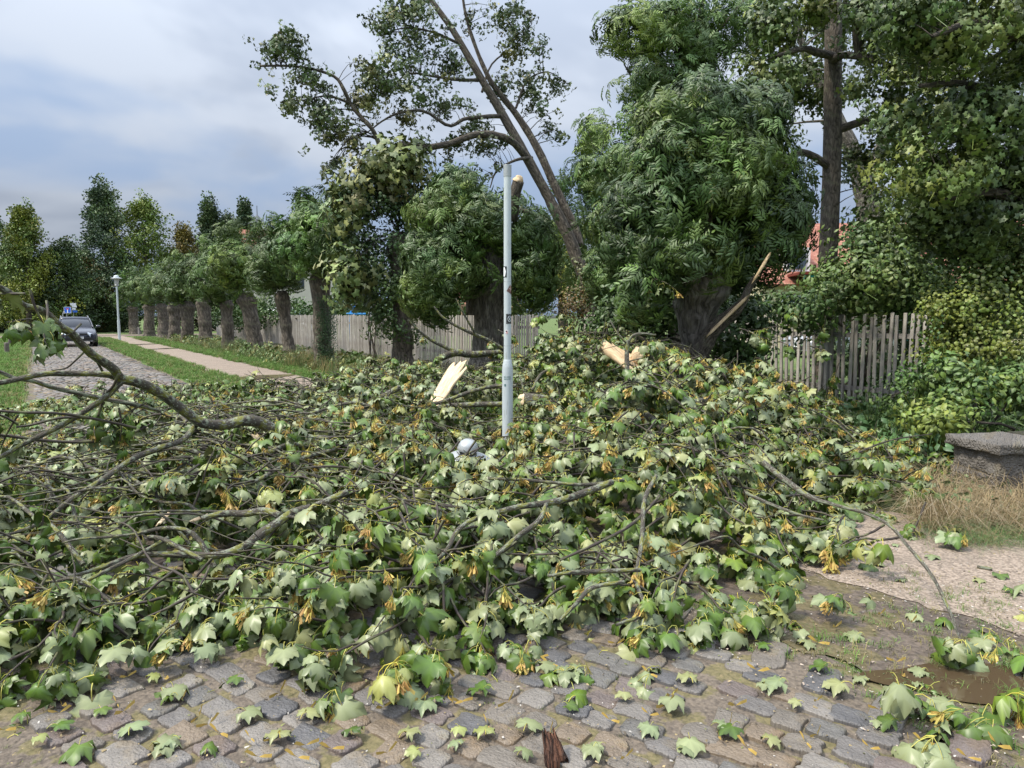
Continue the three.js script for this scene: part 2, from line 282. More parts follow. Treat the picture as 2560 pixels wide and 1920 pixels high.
{
  const r = rng(5), tuft = bladeTuft(3, 12, 0.085, 0.07, 0.007, 0.8), fine = bladeTuft(4, 14, 0.05, 0.05, 0.003, 1.2), lawn = [], verge = [], sprig = [];
  const put = (list, u, v, s, c) => { const p = road(u, v), [px, , d] = project(p); if (d > 1.5 && px > -250 && px < 2800) list.push({ m: new THREE.Matrix4().compose(V(p.x, 0, p.z), new THREE.Quaternion().setFromAxisAngle(V(0, 1, 0), r() * 6.28), V(s, s * (0.7 + 0.5 * r()), s)), c }); };
  const green = (dry) => { const k = 0.75 + 0.5 * r(), y = r() < dry ? 1 : 0; return y ? RGB(0.26 * k, 0.23 * k, 0.10 * k) : RGB(0.145 * k, 0.245 * k, 0.055 * k); };
  for (let i = 0; i < 9000; i++) { const u = 7 + 48 * Math.pow(r(), 1.4), v = -0.25 - 7 * Math.pow(r(), 1.3); put(lawn, u, v, 1.3 + u * 0.035, green(0.06 + 0.3 * smooth(-0.9, -0.2, v))); }
  for (let i = 0; i < 7000; i++) { const u = 7 + 48 * Math.pow(r(), 1.5), a = r() < 0.5, v = a ? 3.0 + 1.25 * r() + 0.15 * wobble(u, 51) : 5.7 + 1.3 * r(); put(verge, u, v, 0.8 + u * 0.03, green(a ? 0.2 : 0.12)); }
  for (let i = 0; i < 1300; i++) { const u = -1 + 8 * r(), v = 2.95 + 1.35 * r(); if (noise3(u * 1.3, v * 1.3, 4) > 0.02) put(sprig, u, v, 0.5 + 0.9 * r(), green(0.4)); }
  for (let i = 0; i < 2600; i++) { const u = 1 + 9 * Math.pow(r(), 1.6), v = -0.3 + 3.3 * r(); if (noise3(u * 1.1, v * 1.1, 9) > 0.02) { const k = 0.7 + 0.6 * r(); put(sprig, u, v, 0.28 + 0.3 * r(), r() < 0.5 ? RGB(0.24 * k, 0.2 * k, 0.09 * k) : RGB(0.13 * k, 0.16 * k, 0.05 * k)); } }
  for (let i = 0; i < 1500; i++) { const u = -2 + 10 * r(), e = r() < 0.5 ? 2.9 : 4.3, v = e + 0.28 * (r() + r() - 1); put(sprig, u, v, 0.4 + 0.7 * r(), green(0.45)); }
  for (let i = 0; i < 700; i++) { const u = -3.2 + 2.4 * r() + 0.4, v = 5.6 + 1.3 * r(); put(sprig, u, v, 1.0 + r(), green(0.55)); }
  const holder = (name, label, geo, list) => { const o = copies(scene, name, geo, grassMat, list); tag(o, label, 'grass'); };
  holder('lawn_grass', 'short bright grass left of the cobbled road', tuft, lawn);
  holder('verge_grass', 'short grass beside the gravel path', tuft, verge);
  holder('sparse_grass', 'thin dry and green grass in the stone joints and mud', fine, sprig);
}

{ // fine litter: crumbs of bark, moss and grit
  const r = rng(88), chip = new THREE.BufferGeometry(), list = [];
  chip.setAttribute('position', new THREE.Float32BufferAttribute([-0.5, 0.1, -0.4, 0.5, 0, -0.3, 0.35, 0.35, 0.45, -0.4, 0, 0.4, 0, 0.45, 0], 3)); chip.setIndex([0, 4, 1, 1, 4, 2, 2, 4, 3, 3, 4, 0]); chip.computeVertexNormals();
  for (let i = 0; i < 13000; i++) {
    const edge = i % 3 === 0, u = 0.2 + 7 * Math.pow(r(), 1.5), v = edge ? (r() < 0.7 ? 4.15 : 2.9) + 0.5 * (r() + r() - 1) : -0.4 + 6.3 * r(), p = road(u, v), [px, , d] = project(p); if (d < 1.8 || px < -200 || px > 2750) continue;
    const k = 0.6 + 0.8 * r(), t = r(), s = 0.004 + 0.009 * r() * r(), c = edge && t < 0.7 ? [0.36, 0.29, 0.23] : t < 0.35 ? [0.3, 0.23, 0.12] : t < 0.6 ? [0.14, 0.15, 0.05] : t < 0.85 ? [0.1, 0.08, 0.06] : [0.4, 0.37, 0.33];
    list.push({ m: new THREE.Matrix4().compose(V(p.x, v < 2.85 ? 0.022 + 0.012 * r() : 0.014, p.z), new THREE.Quaternion().setFromEuler(new THREE.Euler((r() - 0.5) * 0.6, r() * 6.28, (r() - 0.5) * 0.6)), V(s * (1 + r()), s, s)), c: RGB(c[0] * k, c[1] * k, c[2] * k) });
  }
  tag(copies(scene, 'ground_litter', chip, mat([1, 1, 1], 0.9), list), 'crumbs of bark, moss and grit strewn over the ground', 'litter');
}

// ================================================================ leaves
// A maple leaf: two sheets (green upper side, pale underside), five lobes folded along the veins, and its stalk. Blade length 1, stalk from the origin along +y.
function mapleLeaf(seed, o = {}) {
  const { droop = 0.5, cup = 0.2, curl = 0.25, stalk = 0.85, top = [0.056, 0.092, 0.012], under = [0.205, 0.228, 0.108], stalkC = [0.46, 0.42, 0.09] } = o;
  const r = rng(seed), pos = [], col = [], idx = [], D = Math.PI / 180, face = droop < 0 ? -1 : 1;
  const ang = [-114, -57, 0, 57, 114].map((a) => (a + (r() - 0.5) * 12) * D), len = [0.7, 0.95, 1, 0.95, 0.7].map((l) => l * (0.9 + 0.2 * r()));
  const V2 = [], add = (x, y, z, vein) => { V2.push([x, y, z, vein]); return V2.length - 1; };
  const pol = (a, l, z, vein) => add(Math.sin(a) * l, Math.cos(a) * l, z, vein);
  const B = add(0, 0, 0.03, 1), sinA = [-152, -86, -29, 29, 86, 152].map((a) => a * D), S = sinA.map((a, i) => pol(a, (i === 0 || i === 5 ? 0.3 : 0.66 + 0.07 * r()), (r() - 0.6) * curl * 0.5, 0)), F = [];
  for (let i = 0; i < 5; i++) {
    const a = ang[i], L = len[i], z = () => (r() - 0.55) * curl * 0.45;
    const m = pol(a, L * 0.52, 0.05 + cup * 0.1, 1), t = pol(a + (r() - 0.5) * 0.1, L, -curl * (0.2 + 0.5 * r()), 1);
    const s1 = pol(a - 14 * D, L * (0.85 + 0.06 * r()), z(), 0), s2 = pol(a + 14 * D, L * (0.85 + 0.06 * r()), z(), 0), t1 = pol(a - 22 * D, L * (0.8 + 0.06 * r()), z(), 0), t2 = pol(a + 22 * D, L * (0.8 + 0.06 * r()), z(), 0);
    const loop = [B, S[i], t1, s1, t, s2, t2, S[i + 1]];
    loop.forEach((p, k) => F.push([m, loop[(k + 1) % 8], p]));
  }
  const bend = ([x, y, z]) => { const d = x * x * cup * 0.7, a = droop * y, big = Math.abs(droop) > 0.02, yy = big ? Math.sin(a) / droop : y; return [x * (1 - 0.12 * Math.abs(cup)), yy, z * face - d - (big ? (1 - Math.cos(a)) / droop : 0)]; };
  const J = 0.86 + 0.28 * r();
  for (const side of [1, -1]) {
    const k = pos.length / 3;
    for (const v of V2) {
      const [x, y, z] = bend(v); pos.push(x, y + stalk, z + (side > 0 ? 0 : -0.006));
      const c = side > 0 ? top : under, f = (side > 0 ? (v[3] ? 1.7 : 0.9) : (v[3] ? 1.28 : 0.9)) * J; col.push(c[0] * f, c[1] * f, c[2] * f);
    }
    for (const [a, b, c] of F) side > 0 ? idx.push(k + a, k + b, k + c) : idx.push(k + a, k + c, k + b);
  }
  if (stalk > 0) {                                                 // stalk: a thin curved three-sided rod
    const k = pos.length / 3, rad = 0.021, arch = (0.12 + 0.15 * r()) * face;
    for (let i = 0; i <= 3; i++) for (let j = 0; j < 3; j++) { const t = i / 3, a = j * 2.094; pos.push(Math.cos(a) * rad * (1.3 - 0.4 * t), t * stalk, Math.sin(a) * rad * (1.3 - 0.4 * t) + Math.sin(t * Math.PI) * arch + (t > 0.99 ? 0.02 : 0)); col.push(...stalkC); }
    for (let i = 0; i < 3; i++) for (let j = 0; j < 3; j++) { const a = k + i * 3 + j, b = k + i * 3 + (j + 1) % 3; idx.push(a, a + 3, b, b, a + 3, b + 3); }
  }
  const g = new THREE.BufferGeometry(); g.setAttribute('position', new THREE.Float32BufferAttribute(pos, 3)); g.setAttribute('color', new THREE.Float32BufferAttribute(col, 3)); g.setIndex(idx); g.computeVertexNormals(); return g;
}
const LEAF = [...Array(10)].map((_, i) => mapleLeaf(100 + i, { droop: [0.3, 1.1, 1.7, 0.7, 2.1, 0.5, 1.3, 0.8, 1.6, 0.3][i], cup: [0.3, 0.9, 1.3, -0.5, 0.8, 0.6, 1.6, 0.2, -0.5, 1.0][i], curl: 0.3 + 0.06 * i, stalk: [0.7, 1.0, 0.9, 0.6, 1.1, 0.8, 0.9, 0.5, 1.0, 0.75][i] }));
const DOWN = [...Array(10)].map((_, i) => mapleLeaf(200 + i, { droop: -[0.4, 1.1, 1.7, 0.7, 2.0, 0.9, 1.3, 0.6, 1.5, 0.3][i], cup: -[0.4, 0.9, 1.3, 0.5, 0.8, 0.7, 1.5, 0.3, 1.1, 0.2][i], curl: 0.28 + 0.05 * i, stalk: [0.7, 1.0, 0.9, 0.6, 1.1, 0.8, 0.9, 0.5, 1.0, 0.75][i] })), ALL = [...LEAF, ...DOWN];   // DOWN: the same leaf hanging with its underside out
const TINT = [[0.95, 0.95, 0.95], [1.12, 1.04, 0.92], [0.74, 0.78, 0.76], [1.1, 1.08, 0.72], [0.9, 0.98, 1.0], [1.25, 1.14, 0.66]];
const leafMats = TINT.map((c) => mat(c, 0.42, { vertexColors: true })), leafMat = mat([1, 1, 1], 0.42, { vertexColors: true });

// bunch of winged maple seeds hanging from yellow stalks
function seedWing(pos, col, idx, m, c) {
  const p = [[0, 0, 0], [0.004, 0.012, 0.003], [-0.003, 0.02, 0], [0.009, 0.024, 0], [0.012, 0.040, 0.001], [0.002, 0.046, 0]], k = pos.length / 3;
  for (const q of p) { const w = V(...q).applyMatrix4(m); pos.push(w.x, w.y, w.z); col.push(c[0], c[1], c[2]); }
  idx.push(k, k + 1, k + 2, k + 1, k + 3, k + 2, k + 2, k + 3, k + 5, k + 3, k + 4, k + 5);
}
function seedBunch(seed, n = 16) {
  const r = rng(seed), pos = [], col = [], idx = [];
  const rod = (a, b, w, c) => { const k = pos.length / 3, d = b.clone().sub(a).normalize(), s = anyPerp(d, r), t = d.clone().cross(s); for (const q of [a, b]) for (let j = 0; j < 3; j++) { const an = j * 2.094, v = q.clone().addScaledVector(s, Math.cos(an) * w).addScaledVector(t, Math.sin(an) * w); pos.push(v.x, v.y, v.z); col.push(...c); } for (let j = 0; j < 3; j++) { const A = k + j, B = k + (j + 1) % 3; idx.push(A, A + 3, B, B, A + 3, B + 3); } };
  const stem = V(0.01 * r(), -0.05 - 0.03 * r(), 0);
  rod(V(0, 0, 0), stem, 0.0015, [0.38, 0.34, 0.06]);
  for (let i = 0; i < n; i++) {
    const e = stem.clone().add(V((r() - 0.5) * 0.05, -0.01 - 0.05 * r(), (r() - 0.5) * 0.05)); rod(stem.clone().multiplyScalar(0.5 + 0.5 * r()), e, 0.001, [0.42, 0.36, 0.06]);
    const k = 0.75 + 0.5 * r(), warm = r();
    for (const s of [-1, 1]) { const ax = V((r() - 0.5) * 0.8 + s * 0.45, -1, (r() - 0.5) * 0.9); seedWing(pos, col, idx, basis(ax, anyPerp(ax.clone().normalize(), r), e, 0.85 + 0.4 * r()), [lerp(0.40, 0.45, warm) * k, lerp(0.345, 0.25, warm) * k, 0.075 * k]); }
  }
  const g = new THREE.BufferGeometry(); g.setAttribute('position', new THREE.Float32BufferAttribute(pos, 3)); g.setAttribute('color', new THREE.Float32BufferAttribute(col, 3)); g.setIndex(idx); g.computeVertexNormals(); return g;
}
const SEEDS = [1, 2, 3].map((i) => seedBunch(40 + i, 10 + 4 * i)), seedMat = mat([1, 1, 1], 0.6, { vertexColors: true });
const SEED1 = (() => { const pos = [], col = [], idx = [], r = rng(9); for (const s of [-1, 1]) seedWing(pos, col, idx, basis(V(s, 0.15, 0.4), V(0, 1, 0.1), V(0, 0.004, 0), 1), [0.48, 0.33, 0.08]); const g = new THREE.BufferGeometry(); g.setAttribute('position', new THREE.Float32BufferAttribute(pos, 3)); g.setAttribute('color', new THREE.Float32BufferAttribute(col, 3)); g.setIndex(idx); g.computeVertexNormals(); return g; })();

// ================================================================ the fallen crown: height of the heap over the ground
const HEAP = [];
for (const [x, y] of [[-500, 1850], [-250, 1830], [0, 1780], [150, 1770], [350, 1690], [520, 1650], [680, 1620], [800, 1690], [900, 1745], [1050, 1730], [1180, 1700], [1330, 1620], [1560, 1590], [1700, 1640], [1860, 1600], [1960, 1490], [2030, 1400], [2100, 1340], [2250, 1330], [2400, 1290], [2450, 1200]]) { const p = gnd(x, y); const k = x < 700 ? 0.965 : 0.985; HEAP.push([p.x * k, -p.z * k, 0], [p.x * 0.91, -p.z * 0.91, 0], [p.x * 0.8, -p.z * 0.8, 0]); if (x < 2020) HEAP.push([p.x * 1.05, -p.z * 1.05, 0.15], [p.x * 1.13, -p.z * 1.13, 0.25]); }
for (const [x, y, d] of [[-300, 1450, 3.4], [-300, 1250, 4.6], [-300, 1150, 6], [100, 1480, 3.35], [100, 1400, 3.6], [100, 1250, 4.6], [100, 1165, 6], [300, 1500, 3.4], [300, 1350, 3.9], [300, 1220, 4.8], [300, 1130, 6.2], [500, 1450, 3.6], [500, 1300, 4.2], [500, 1160, 5.2], [500, 1075, 6.5], [540, 1030, 7.8], [750, 1500, 3.4], [750, 1330, 4], [750, 1200, 5], [750, 1110, 6.3], [750, 1010, 8.2], [760, 960, 9.6],
  [1000, 1560, 3.1], [1000, 1400, 3.5], [1000, 1260, 4.3], [1000, 1165, 5.3], [1000, 1090, 6.5], [1000, 1010, 8.2], [1000, 950, 10], [950, 915, 11.8], [1170, 1175, 6.2], [1270, 1450, 3.6], [1280, 1310, 4.3], [1280, 1215, 5.2], [1280, 1165, 6.5], [1280, 1070, 8.2], [1280, 970, 9.8], [1280, 900, 11.5], [1400, 870, 11.2], [1450, 1250, 4.6], [1450, 1120, 6], [1450, 1000, 8],
  [1600, 1400, 3.8], [1600, 1210, 4.6], [1600, 1095, 5.6], [1600, 990, 7], [1580, 850, 8.8], [1450, 870, 9], [1500, 835, 10], [1650, 870, 8.6], [1740, 930, 7.8], [1850, 950, 8.2], [1900, 1000, 7.6], [1600, 960, 6.3], [1700, 970, 6.4], [1800, 1005, 6.4], [1500, 1010, 6.8], [1400, 1060, 6.6], [1480, 1150, 5.2], [1700, 1140, 5], [1800, 1350, 3.9], [1800, 1210, 4.6], [1800, 1095, 5.8], [1800, 1010, 7.2], [1950, 1330, 4.6], [2000, 1250, 5], [2000, 1140, 6], [2000, 1080, 7.2], [2200, 1190, 6.2], [2300, 1120, 7.4]]) { const p = at(x, y, d); HEAP.push([p.x, d, Math.max(0.05, p.y)]); }
for (const [x, z] of [[-6.4, 8], [-7.2, 7.2], [-4.6, 9.6], [-3.6, 10.8], [-2.8, 12.6], [-1.5, 13.4], [0.5, 13.6], [1.8, 13.2], [2.6, 11], [3.4, 9.6], [4.4, 8.8], [5.2, 8.2], [4.9, 7], [-8, 7], [-9, 6], [-9, 9]]) HEAP.push([x, z, 0]);
function heap(x, z) { let s = 0, w = 0; for (const [a, b, h] of HEAP) { const d = (x - a) * (x - a) + (z - b) * (z - b) + 0.004, k = 1 / (d * d); s += h * k; w += k; } return s / w; }

const BOUGHS = [
  ['fallen maple bough with drooping yellow seed bunches at the left front of the heap', 120, 1560, 3.1],
  ['fallen leafy bough with a lichen covered crooked limb in the left of the heap', 560, 1370, 4.0],
  ['fallen bough of pale upturned leaves hanging over the cobbles at the front', 950, 1520, 3.3],
  ['fallen leafy bough under the grey forked branch in the middle of the heap', 1300, 1370, 4.1],
  ['fallen bough with dark hanging leaves at the right front of the heap', 1700, 1430, 3.9],
  ['fallen bough with seed bunches on the gravel at the right of the heap', 1980, 1220, 5.2],
  ['fallen pale leaved spray near the low stone wall', 2230, 1160, 6.3],
  ['tangle of fallen thin lichen covered branches at the far left of the heap', 170, 1180, 5.4],
  ['fallen bough with the long bare limb reaching up at the left', 640, 1110, 6.4],
  ['fallen leafy bough around the lamp head and pole foot', 1130, 1130, 6.4],
  ['fallen bough with the split pale plank in the back of the heap', 1020, 960, 10],
  ['fallen leafy bough with torn trunk pieces in the fence gap', 1440, 930, 9.6],
  ['fallen mossy bough in front of the thick trunk at the right', 1720, 1050, 6.6],
].map(([label, x, y, d]) => { const p = at(x, y, d); return { label, x: p.x, z: d, wood: [], twigs: [], raw: [], leaves: [], seeds: [] }; });
const nearestBough = (x, z) => { let b = null, m = 1e9; for (const q of BOUGHS) { const d = (q.x - x) ** 2 + (q.z - z) ** 2; if (d < m) { m = d; b = q; } } return b; };

// ---------------------------------------------------------------- traced limbs (photo pixels, distance ahead, radius in mm)
const limb = (k, pts, o = {}) => { const pull = [1, 0.94, 0.94, 0.92, 0.95, 0.97, 0.97, 0.97, 0.985, 0.95, 0.96, 0.98, 0.97][k], P = pts.map(([x, y, d]) => at(x, y, d * pull)), R = pts.map((p) => p[3] / 1000), g = tube(P, R, { radial: R[0] > 0.03 ? 12 : 8, knob: 0.1, freq: 14, seed: k * 3.7, uvm: 0.35, seg: (pts.length - 1) * 6, ...o }); BOUGHS[k][R[0] < 0.011 ? 'twigs' : 'wood'].push(g); return P; };
limb(8, [[880, 1125, 6.6, 62], [827, 1108, 6.5, 60], [760, 1100, 6.3, 57], [700, 1086, 6.15, 54], [650, 1056, 6.05, 50], [610, 1052, 5.95, 46], [567, 1061, 5.85, 44], [504, 1057, 5.7, 41], [464, 1030, 5.6, 39], [394, 979, 5.4, 37], [340, 955, 5.2, 36], [303, 946, 5.1, 33], [283, 922, 5.0, 30], [240, 893, 4.85, 28], [205, 863, 4.7, 27], [179, 834, 4.6, 26], [153, 818, 4.5, 24], [108, 778, 4.35, 22], [84, 771, 4.25, 21], [56, 762, 4.15, 20], [23, 733, 4.0, 18], [0, 719, 3.95, 17], [-60, 680, 3.8, 12], [-120, 660, 3.7, 5]]);
limb(8, [[296, 945, 5.1, 24], [270, 937, 5.05, 22], [180, 934, 4.95, 20], [100, 936, 4.8, 19], [55, 946, 4.7, 18], [0, 957, 4.6, 17], [-70, 960, 4.4, 12]]);
limb(8, [[-40, 915, 4.7, 14], [0, 930, 4.8, 14], [40, 946, 4.85, 14], [80, 952, 4.9, 15], [130, 968, 5.0, 16], [200, 984, 5.1, 17], [265, 998, 5.2, 18], [340, 1012, 5.3, 17], [400, 1028, 5.45, 12]]);
limb(8, [[306, 952, 5.1, 21], [272, 986, 5.05, 20], [215, 1026, 5.0, 19], [160, 1060, 4.95, 18], [100, 1090, 4.85, 17], [50, 1115, 4.8, 16], [0, 1142, 4.7, 15], [-60, 1165, 4.6, 12]]);
limb(8, [[296, 935, 5.0, 10], [283, 965, 5.02, 9], [265, 985, 5.05, 9], [255, 1010, 5.1, 10], [245, 1040, 5.1, 9]]);
limb(8, [[262, 908, 4.95, 9], [240, 885, 4.9, 9], [215, 868, 4.85, 9], [175, 862, 4.8, 9], [148, 868, 4.75, 8], [115, 873, 4.7, 6], [98, 870, 4.65, 4]]);
limb(8, [[210, 880, 4.9, 8], [190, 900, 4.9, 6], [165, 920, 4.9, 6], [130, 926, 4.85, 4]]);
limb(8, [[215, 868, 4.9, 9], [240, 900, 4.92, 8], [256, 928, 4.95, 8]]);
limb(8, [[300, 1070, 5.3, 6], [340, 1010, 5.3, 5], [335, 995, 5.3, 5], [365, 975, 5.3, 4]]);
limb(7, [[-40, 1025, 4.7, 9], [60, 1031, 4.8, 9], [150, 1034, 4.9, 10], [250, 1050, 5.1, 10], [340, 1070, 5.3, 10]]);
limb(7, [[-20, 1085, 4.9, 10], [60, 1095, 5, 11], [130, 1103, 5.1, 11], [230, 1104, 5.2, 12], [310, 1090, 5.4, 12], [380, 1060, 5.6, 10]]);
limb(7, [[40, 1068, 4.9, 8], [80, 1062, 4.95, 8], [150, 1045, 5, 9], [230, 1045, 5.1, 8]]);
limb(8, [[488, 1065, 5.7, 22], [456, 1100, 5.5, 22], [400, 1120, 5.3, 21], [346, 1140, 5.1, 20], [300, 1168, 4.9, 19], [255, 1200, 4.7, 18], [189, 1240, 4.5, 16], [110, 1301, 4.3, 13], [47, 1329, 4.15, 10], [-30, 1345, 4.0, 6]]);
limb(8, [[760, 1118, 6.2, 26], [724, 1112, 6.0, 25], [645, 1140, 5.7, 23], [551, 1146, 5.5, 22], [472, 1126, 5.5, 20], [409, 1122, 5.5, 17], [330, 1150, 5.3, 12]]);
limb(8, [[800, 1140, 6.0, 26], [756, 1134, 5.9, 25], [690, 1150, 5.7, 22], [614, 1150, 5.5, 21], [551, 1166, 5.4, 20], [480, 1190, 5.1, 17], [400, 1240, 4.8, 12]]);
limb(9, [[1010, 1095, 6.8, 15], [945, 1102, 6.6, 16], [880, 1112, 6.4, 17], [827, 1126, 6.1, 18], [756, 1146, 5.8, 18], [690, 1175, 5.4, 17], [645, 1200, 5.1, 15], [560, 1230, 4.8, 12]]);
limb(9, [[1000, 1175, 5.8, 9], [900, 1172, 5.7, 10], [820, 1166, 5.6, 10], [740, 1172, 5.5, 9]]);
limb(1, [[870, 1230, 4.7, 22], [787, 1266, 4.6, 25], [730, 1285, 4.5, 29], [690, 1310, 4.4, 29], [650, 1336, 4.3, 29], [610, 1368, 4.2, 27], [540, 1388, 4.1, 23], [440, 1386, 4.05, 20], [340, 1390, 4, 16], [250, 1420, 3.85, 12], [150, 1450, 3.75, 8]]);
limb(1, [[701, 1290, 4.45, 24], [660, 1276, 4.5, 22], [614, 1284, 4.5, 21], [560, 1284, 4.5, 20], [504, 1296, 4.45, 17]]);
limb(1, [[505, 1400, 3.9, 12], [450, 1370, 3.95, 12], [400, 1345, 4.0, 11], [370, 1342, 4.05, 9]]);
limb(1, [[420, 1345, 4.1, 12], [330, 1395, 3.9, 12], [240, 1440, 3.75, 11], [120, 1500, 3.55, 9]]);
limb(3, [[1530, 1205, 4.9, 22], [1457, 1233, 4.75, 23], [1400, 1252, 4.6, 22], [1368, 1258, 4.5, 21], [1294, 1268, 4.35, 17], [1230, 1285, 4.25, 15], [1175, 1303, 4.15, 14], [1141, 1330, 4.05, 13], [1116, 1377, 3.95, 11], [1067, 1416, 3.85, 10], [973, 1428, 3.75, 9], [849, 1466, 3.6, 8], [780, 1500, 3.5, 6]]);
limb(3, [[1365, 1262, 4.45, 14], [1348, 1300, 4.3, 15], [1294, 1342, 4.15, 14], [1235, 1391, 4.0, 13], [1161, 1430, 3.85, 11], [1090, 1470, 3.7, 8]]);
limb(2, [[1150, 1440, 3.8, 7], [1057, 1520, 3.4, 7], [983, 1569, 3.2, 6], [920, 1600, 3.1, 6], [864, 1634, 3.05, 4]]);
limb(4, [[1640, 1190, 4.9, 14], [1612, 1248, 4.6, 15], [1605, 1347, 4.2, 14], [1592, 1456, 3.85, 12], [1612, 1530, 3.6, 10], [1541, 1562, 3.45, 8]]);
limb(4, [[1650, 1240, 4.7, 10], [1580, 1310, 4.3, 10], [1490, 1360, 4.0, 9], [1400, 1400, 3.9, 7]]);
limb(3, [[1560, 1200, 5.1, 11], [1457, 1212, 4.95, 12], [1380, 1206, 4.95, 11], [1314, 1200, 4.95, 11], [1220, 1196, 5.0, 9]]);
limb(3, [[1600, 1425, 3.9, 12], [1510, 1428, 3.85, 13], [1440, 1430, 3.8, 11], [1370, 1440, 3.75, 8]]);
limb(3, [[1560, 1455, 3.75, 11], [1480, 1470, 3.7, 12], [1440, 1510, 3.55, 10], [1400, 1550, 3.45, 7]]);
limb(5, [[1900, 1150, 5.6, 24], [1970, 1205, 5.0, 21], [2030, 1245, 4.75, 18], [2089, 1263, 4.6, 13], [2163, 1283, 4.4, 11], [2222, 1312, 4.2, 10], [2271, 1367, 3.95, 9], [2331, 1441, 3.65, 9], [2370, 1520, 3.45, 8], [2390, 1570, 3.3, 7], [2405, 1610, 3.2, 5]]);
limb(5, [[1860, 1230, 4.9, 14], [1930, 1262, 4.7, 12], [2010, 1290, 4.5, 9], [2060, 1300, 4.4, 6]]);
limb(6, [[2080, 1170, 6.2, 9], [2150, 1130, 6.4, 10], [2230, 1100, 6.7, 8], [2330, 1085, 7, 5]]);
limb(6, [[2000, 1200, 5.8, 10], [2100, 1190, 6, 9], [2200, 1195, 6.1, 7], [2300, 1215, 6.0, 5]]);
limb(12, [[1690, 1120, 6.0, 30], [1655, 1070, 6.6, 34], [1610, 1030, 7.2, 34], [1576, 985, 7.6, 32], [1568, 930, 7.8, 28], [1568, 870, 7.9, 24], [1570, 850, 7.9, 22]]);
limb(12, [[1569, 858, 7.9, 16], [1581, 840, 7.9, 16], [1605, 834, 7.9, 15], [1640, 838, 7.9, 10]]);
limb(12, [[1570, 862, 7.9, 14], [1545, 835, 7.9, 10], [1525, 800, 8, 6]]);
limb(12, [[1850, 1090, 6.4, 40], [1780, 1050, 6.8, 48], [1730, 1030, 7.0, 52], [1690, 1050, 6.8, 50], [1660, 1090, 6.4, 44], [1620, 1130, 5.9, 36]]);
limb(12, [[1700, 1040, 6.95, 40], [1720, 1010, 7.2, 36], [1760, 1000, 7.4, 30]]);
limb(11, [[1440, 1010, 8.6, 45], [1490, 985, 8.8, 48], [1540, 965, 9, 46], [1610, 950, 9.2, 40]]);
limb(11, [[1330, 975, 9.2, 20], [1360, 930, 9.4, 22], [1420, 930, 9.6, 20], [1500, 925, 9.6, 16]]);
limb(11, [[1380, 1010, 8.6, 90], [1345, 1004, 8.6, 92], [1310, 1002, 8.6, 95]]); BOUGHS[11].raw.push(tube([at(1310, 1002, 8.6), at(1304, 1001, 8.59), at(1296, 998, 8.58)], [0.093, 0.085, 0.05], { radial: 12, knob: 0.35, freq: 40 }));
limb(11, [[1430, 1080, 7.8, 38], [1390, 1065, 8, 45], [1340, 1030, 8.3, 50]]);
limb(10, [[1290, 965, 8.6, 20], [1240, 965, 8.7, 21], [1180, 978, 8.6, 22], [1120, 1000, 8.5, 22], [1070, 1015, 8.4, 18]]);
limb(10, [[1270, 1010, 8.5, 30], [1180, 1012, 8.5, 32], [1100, 1020, 8.4, 32], [1040, 1048, 8.2, 34], [980, 1062, 8.0, 30]]);
limb(10, [[940, 985, 9.2, 70], [938, 1020, 9.0, 72], [928, 1065, 8.6, 74], [905, 1100, 8.1, 70]]);
limb(10, [[1000, 968, 9.2, 34], [940, 1000, 9.0, 36], [890, 1030, 8.6, 34], [840, 1050, 8.3, 28], [790, 1068, 8, 20]]);
limb(10, [[905, 1020, 8.8, 42], [850, 1022, 8.8, 42], [790, 1018, 8.9, 34], [740, 1010, 9, 22]]);
limb(10, [[1140, 985, 9.0, 36], [1132, 960, 9.3, 42], [1150, 930, 9.6, 40]]);
limb(10, [[1000, 1070, 8, 18], [930, 1058, 8, 18], [880, 1042, 8, 15], [800, 1040, 8, 10]]);
limb(11, [[1260, 880, 12.2, 45], [1178, 886, 12, 60], [1134, 882, 11.9, 64], [1100, 897, 11.8, 55], [1085, 902, 11.75, 20]]);
limb(11, [[1140, 880, 11.9, 34], [1081, 852, 11.8, 28], [1052, 831, 11.7, 20], [1020, 800, 11.6, 12]]);
limb(11, [[1260, 875, 11.8, 34], [1223, 852, 11.7, 32], [1166, 827, 11.6, 26], [1109, 795, 11.5, 20], [1085, 766, 11.5, 10]]);
limb(11, [[1187, 832, 11.6, 22], [1154, 775, 11.5, 14], [1140, 745, 11.5, 8]]);
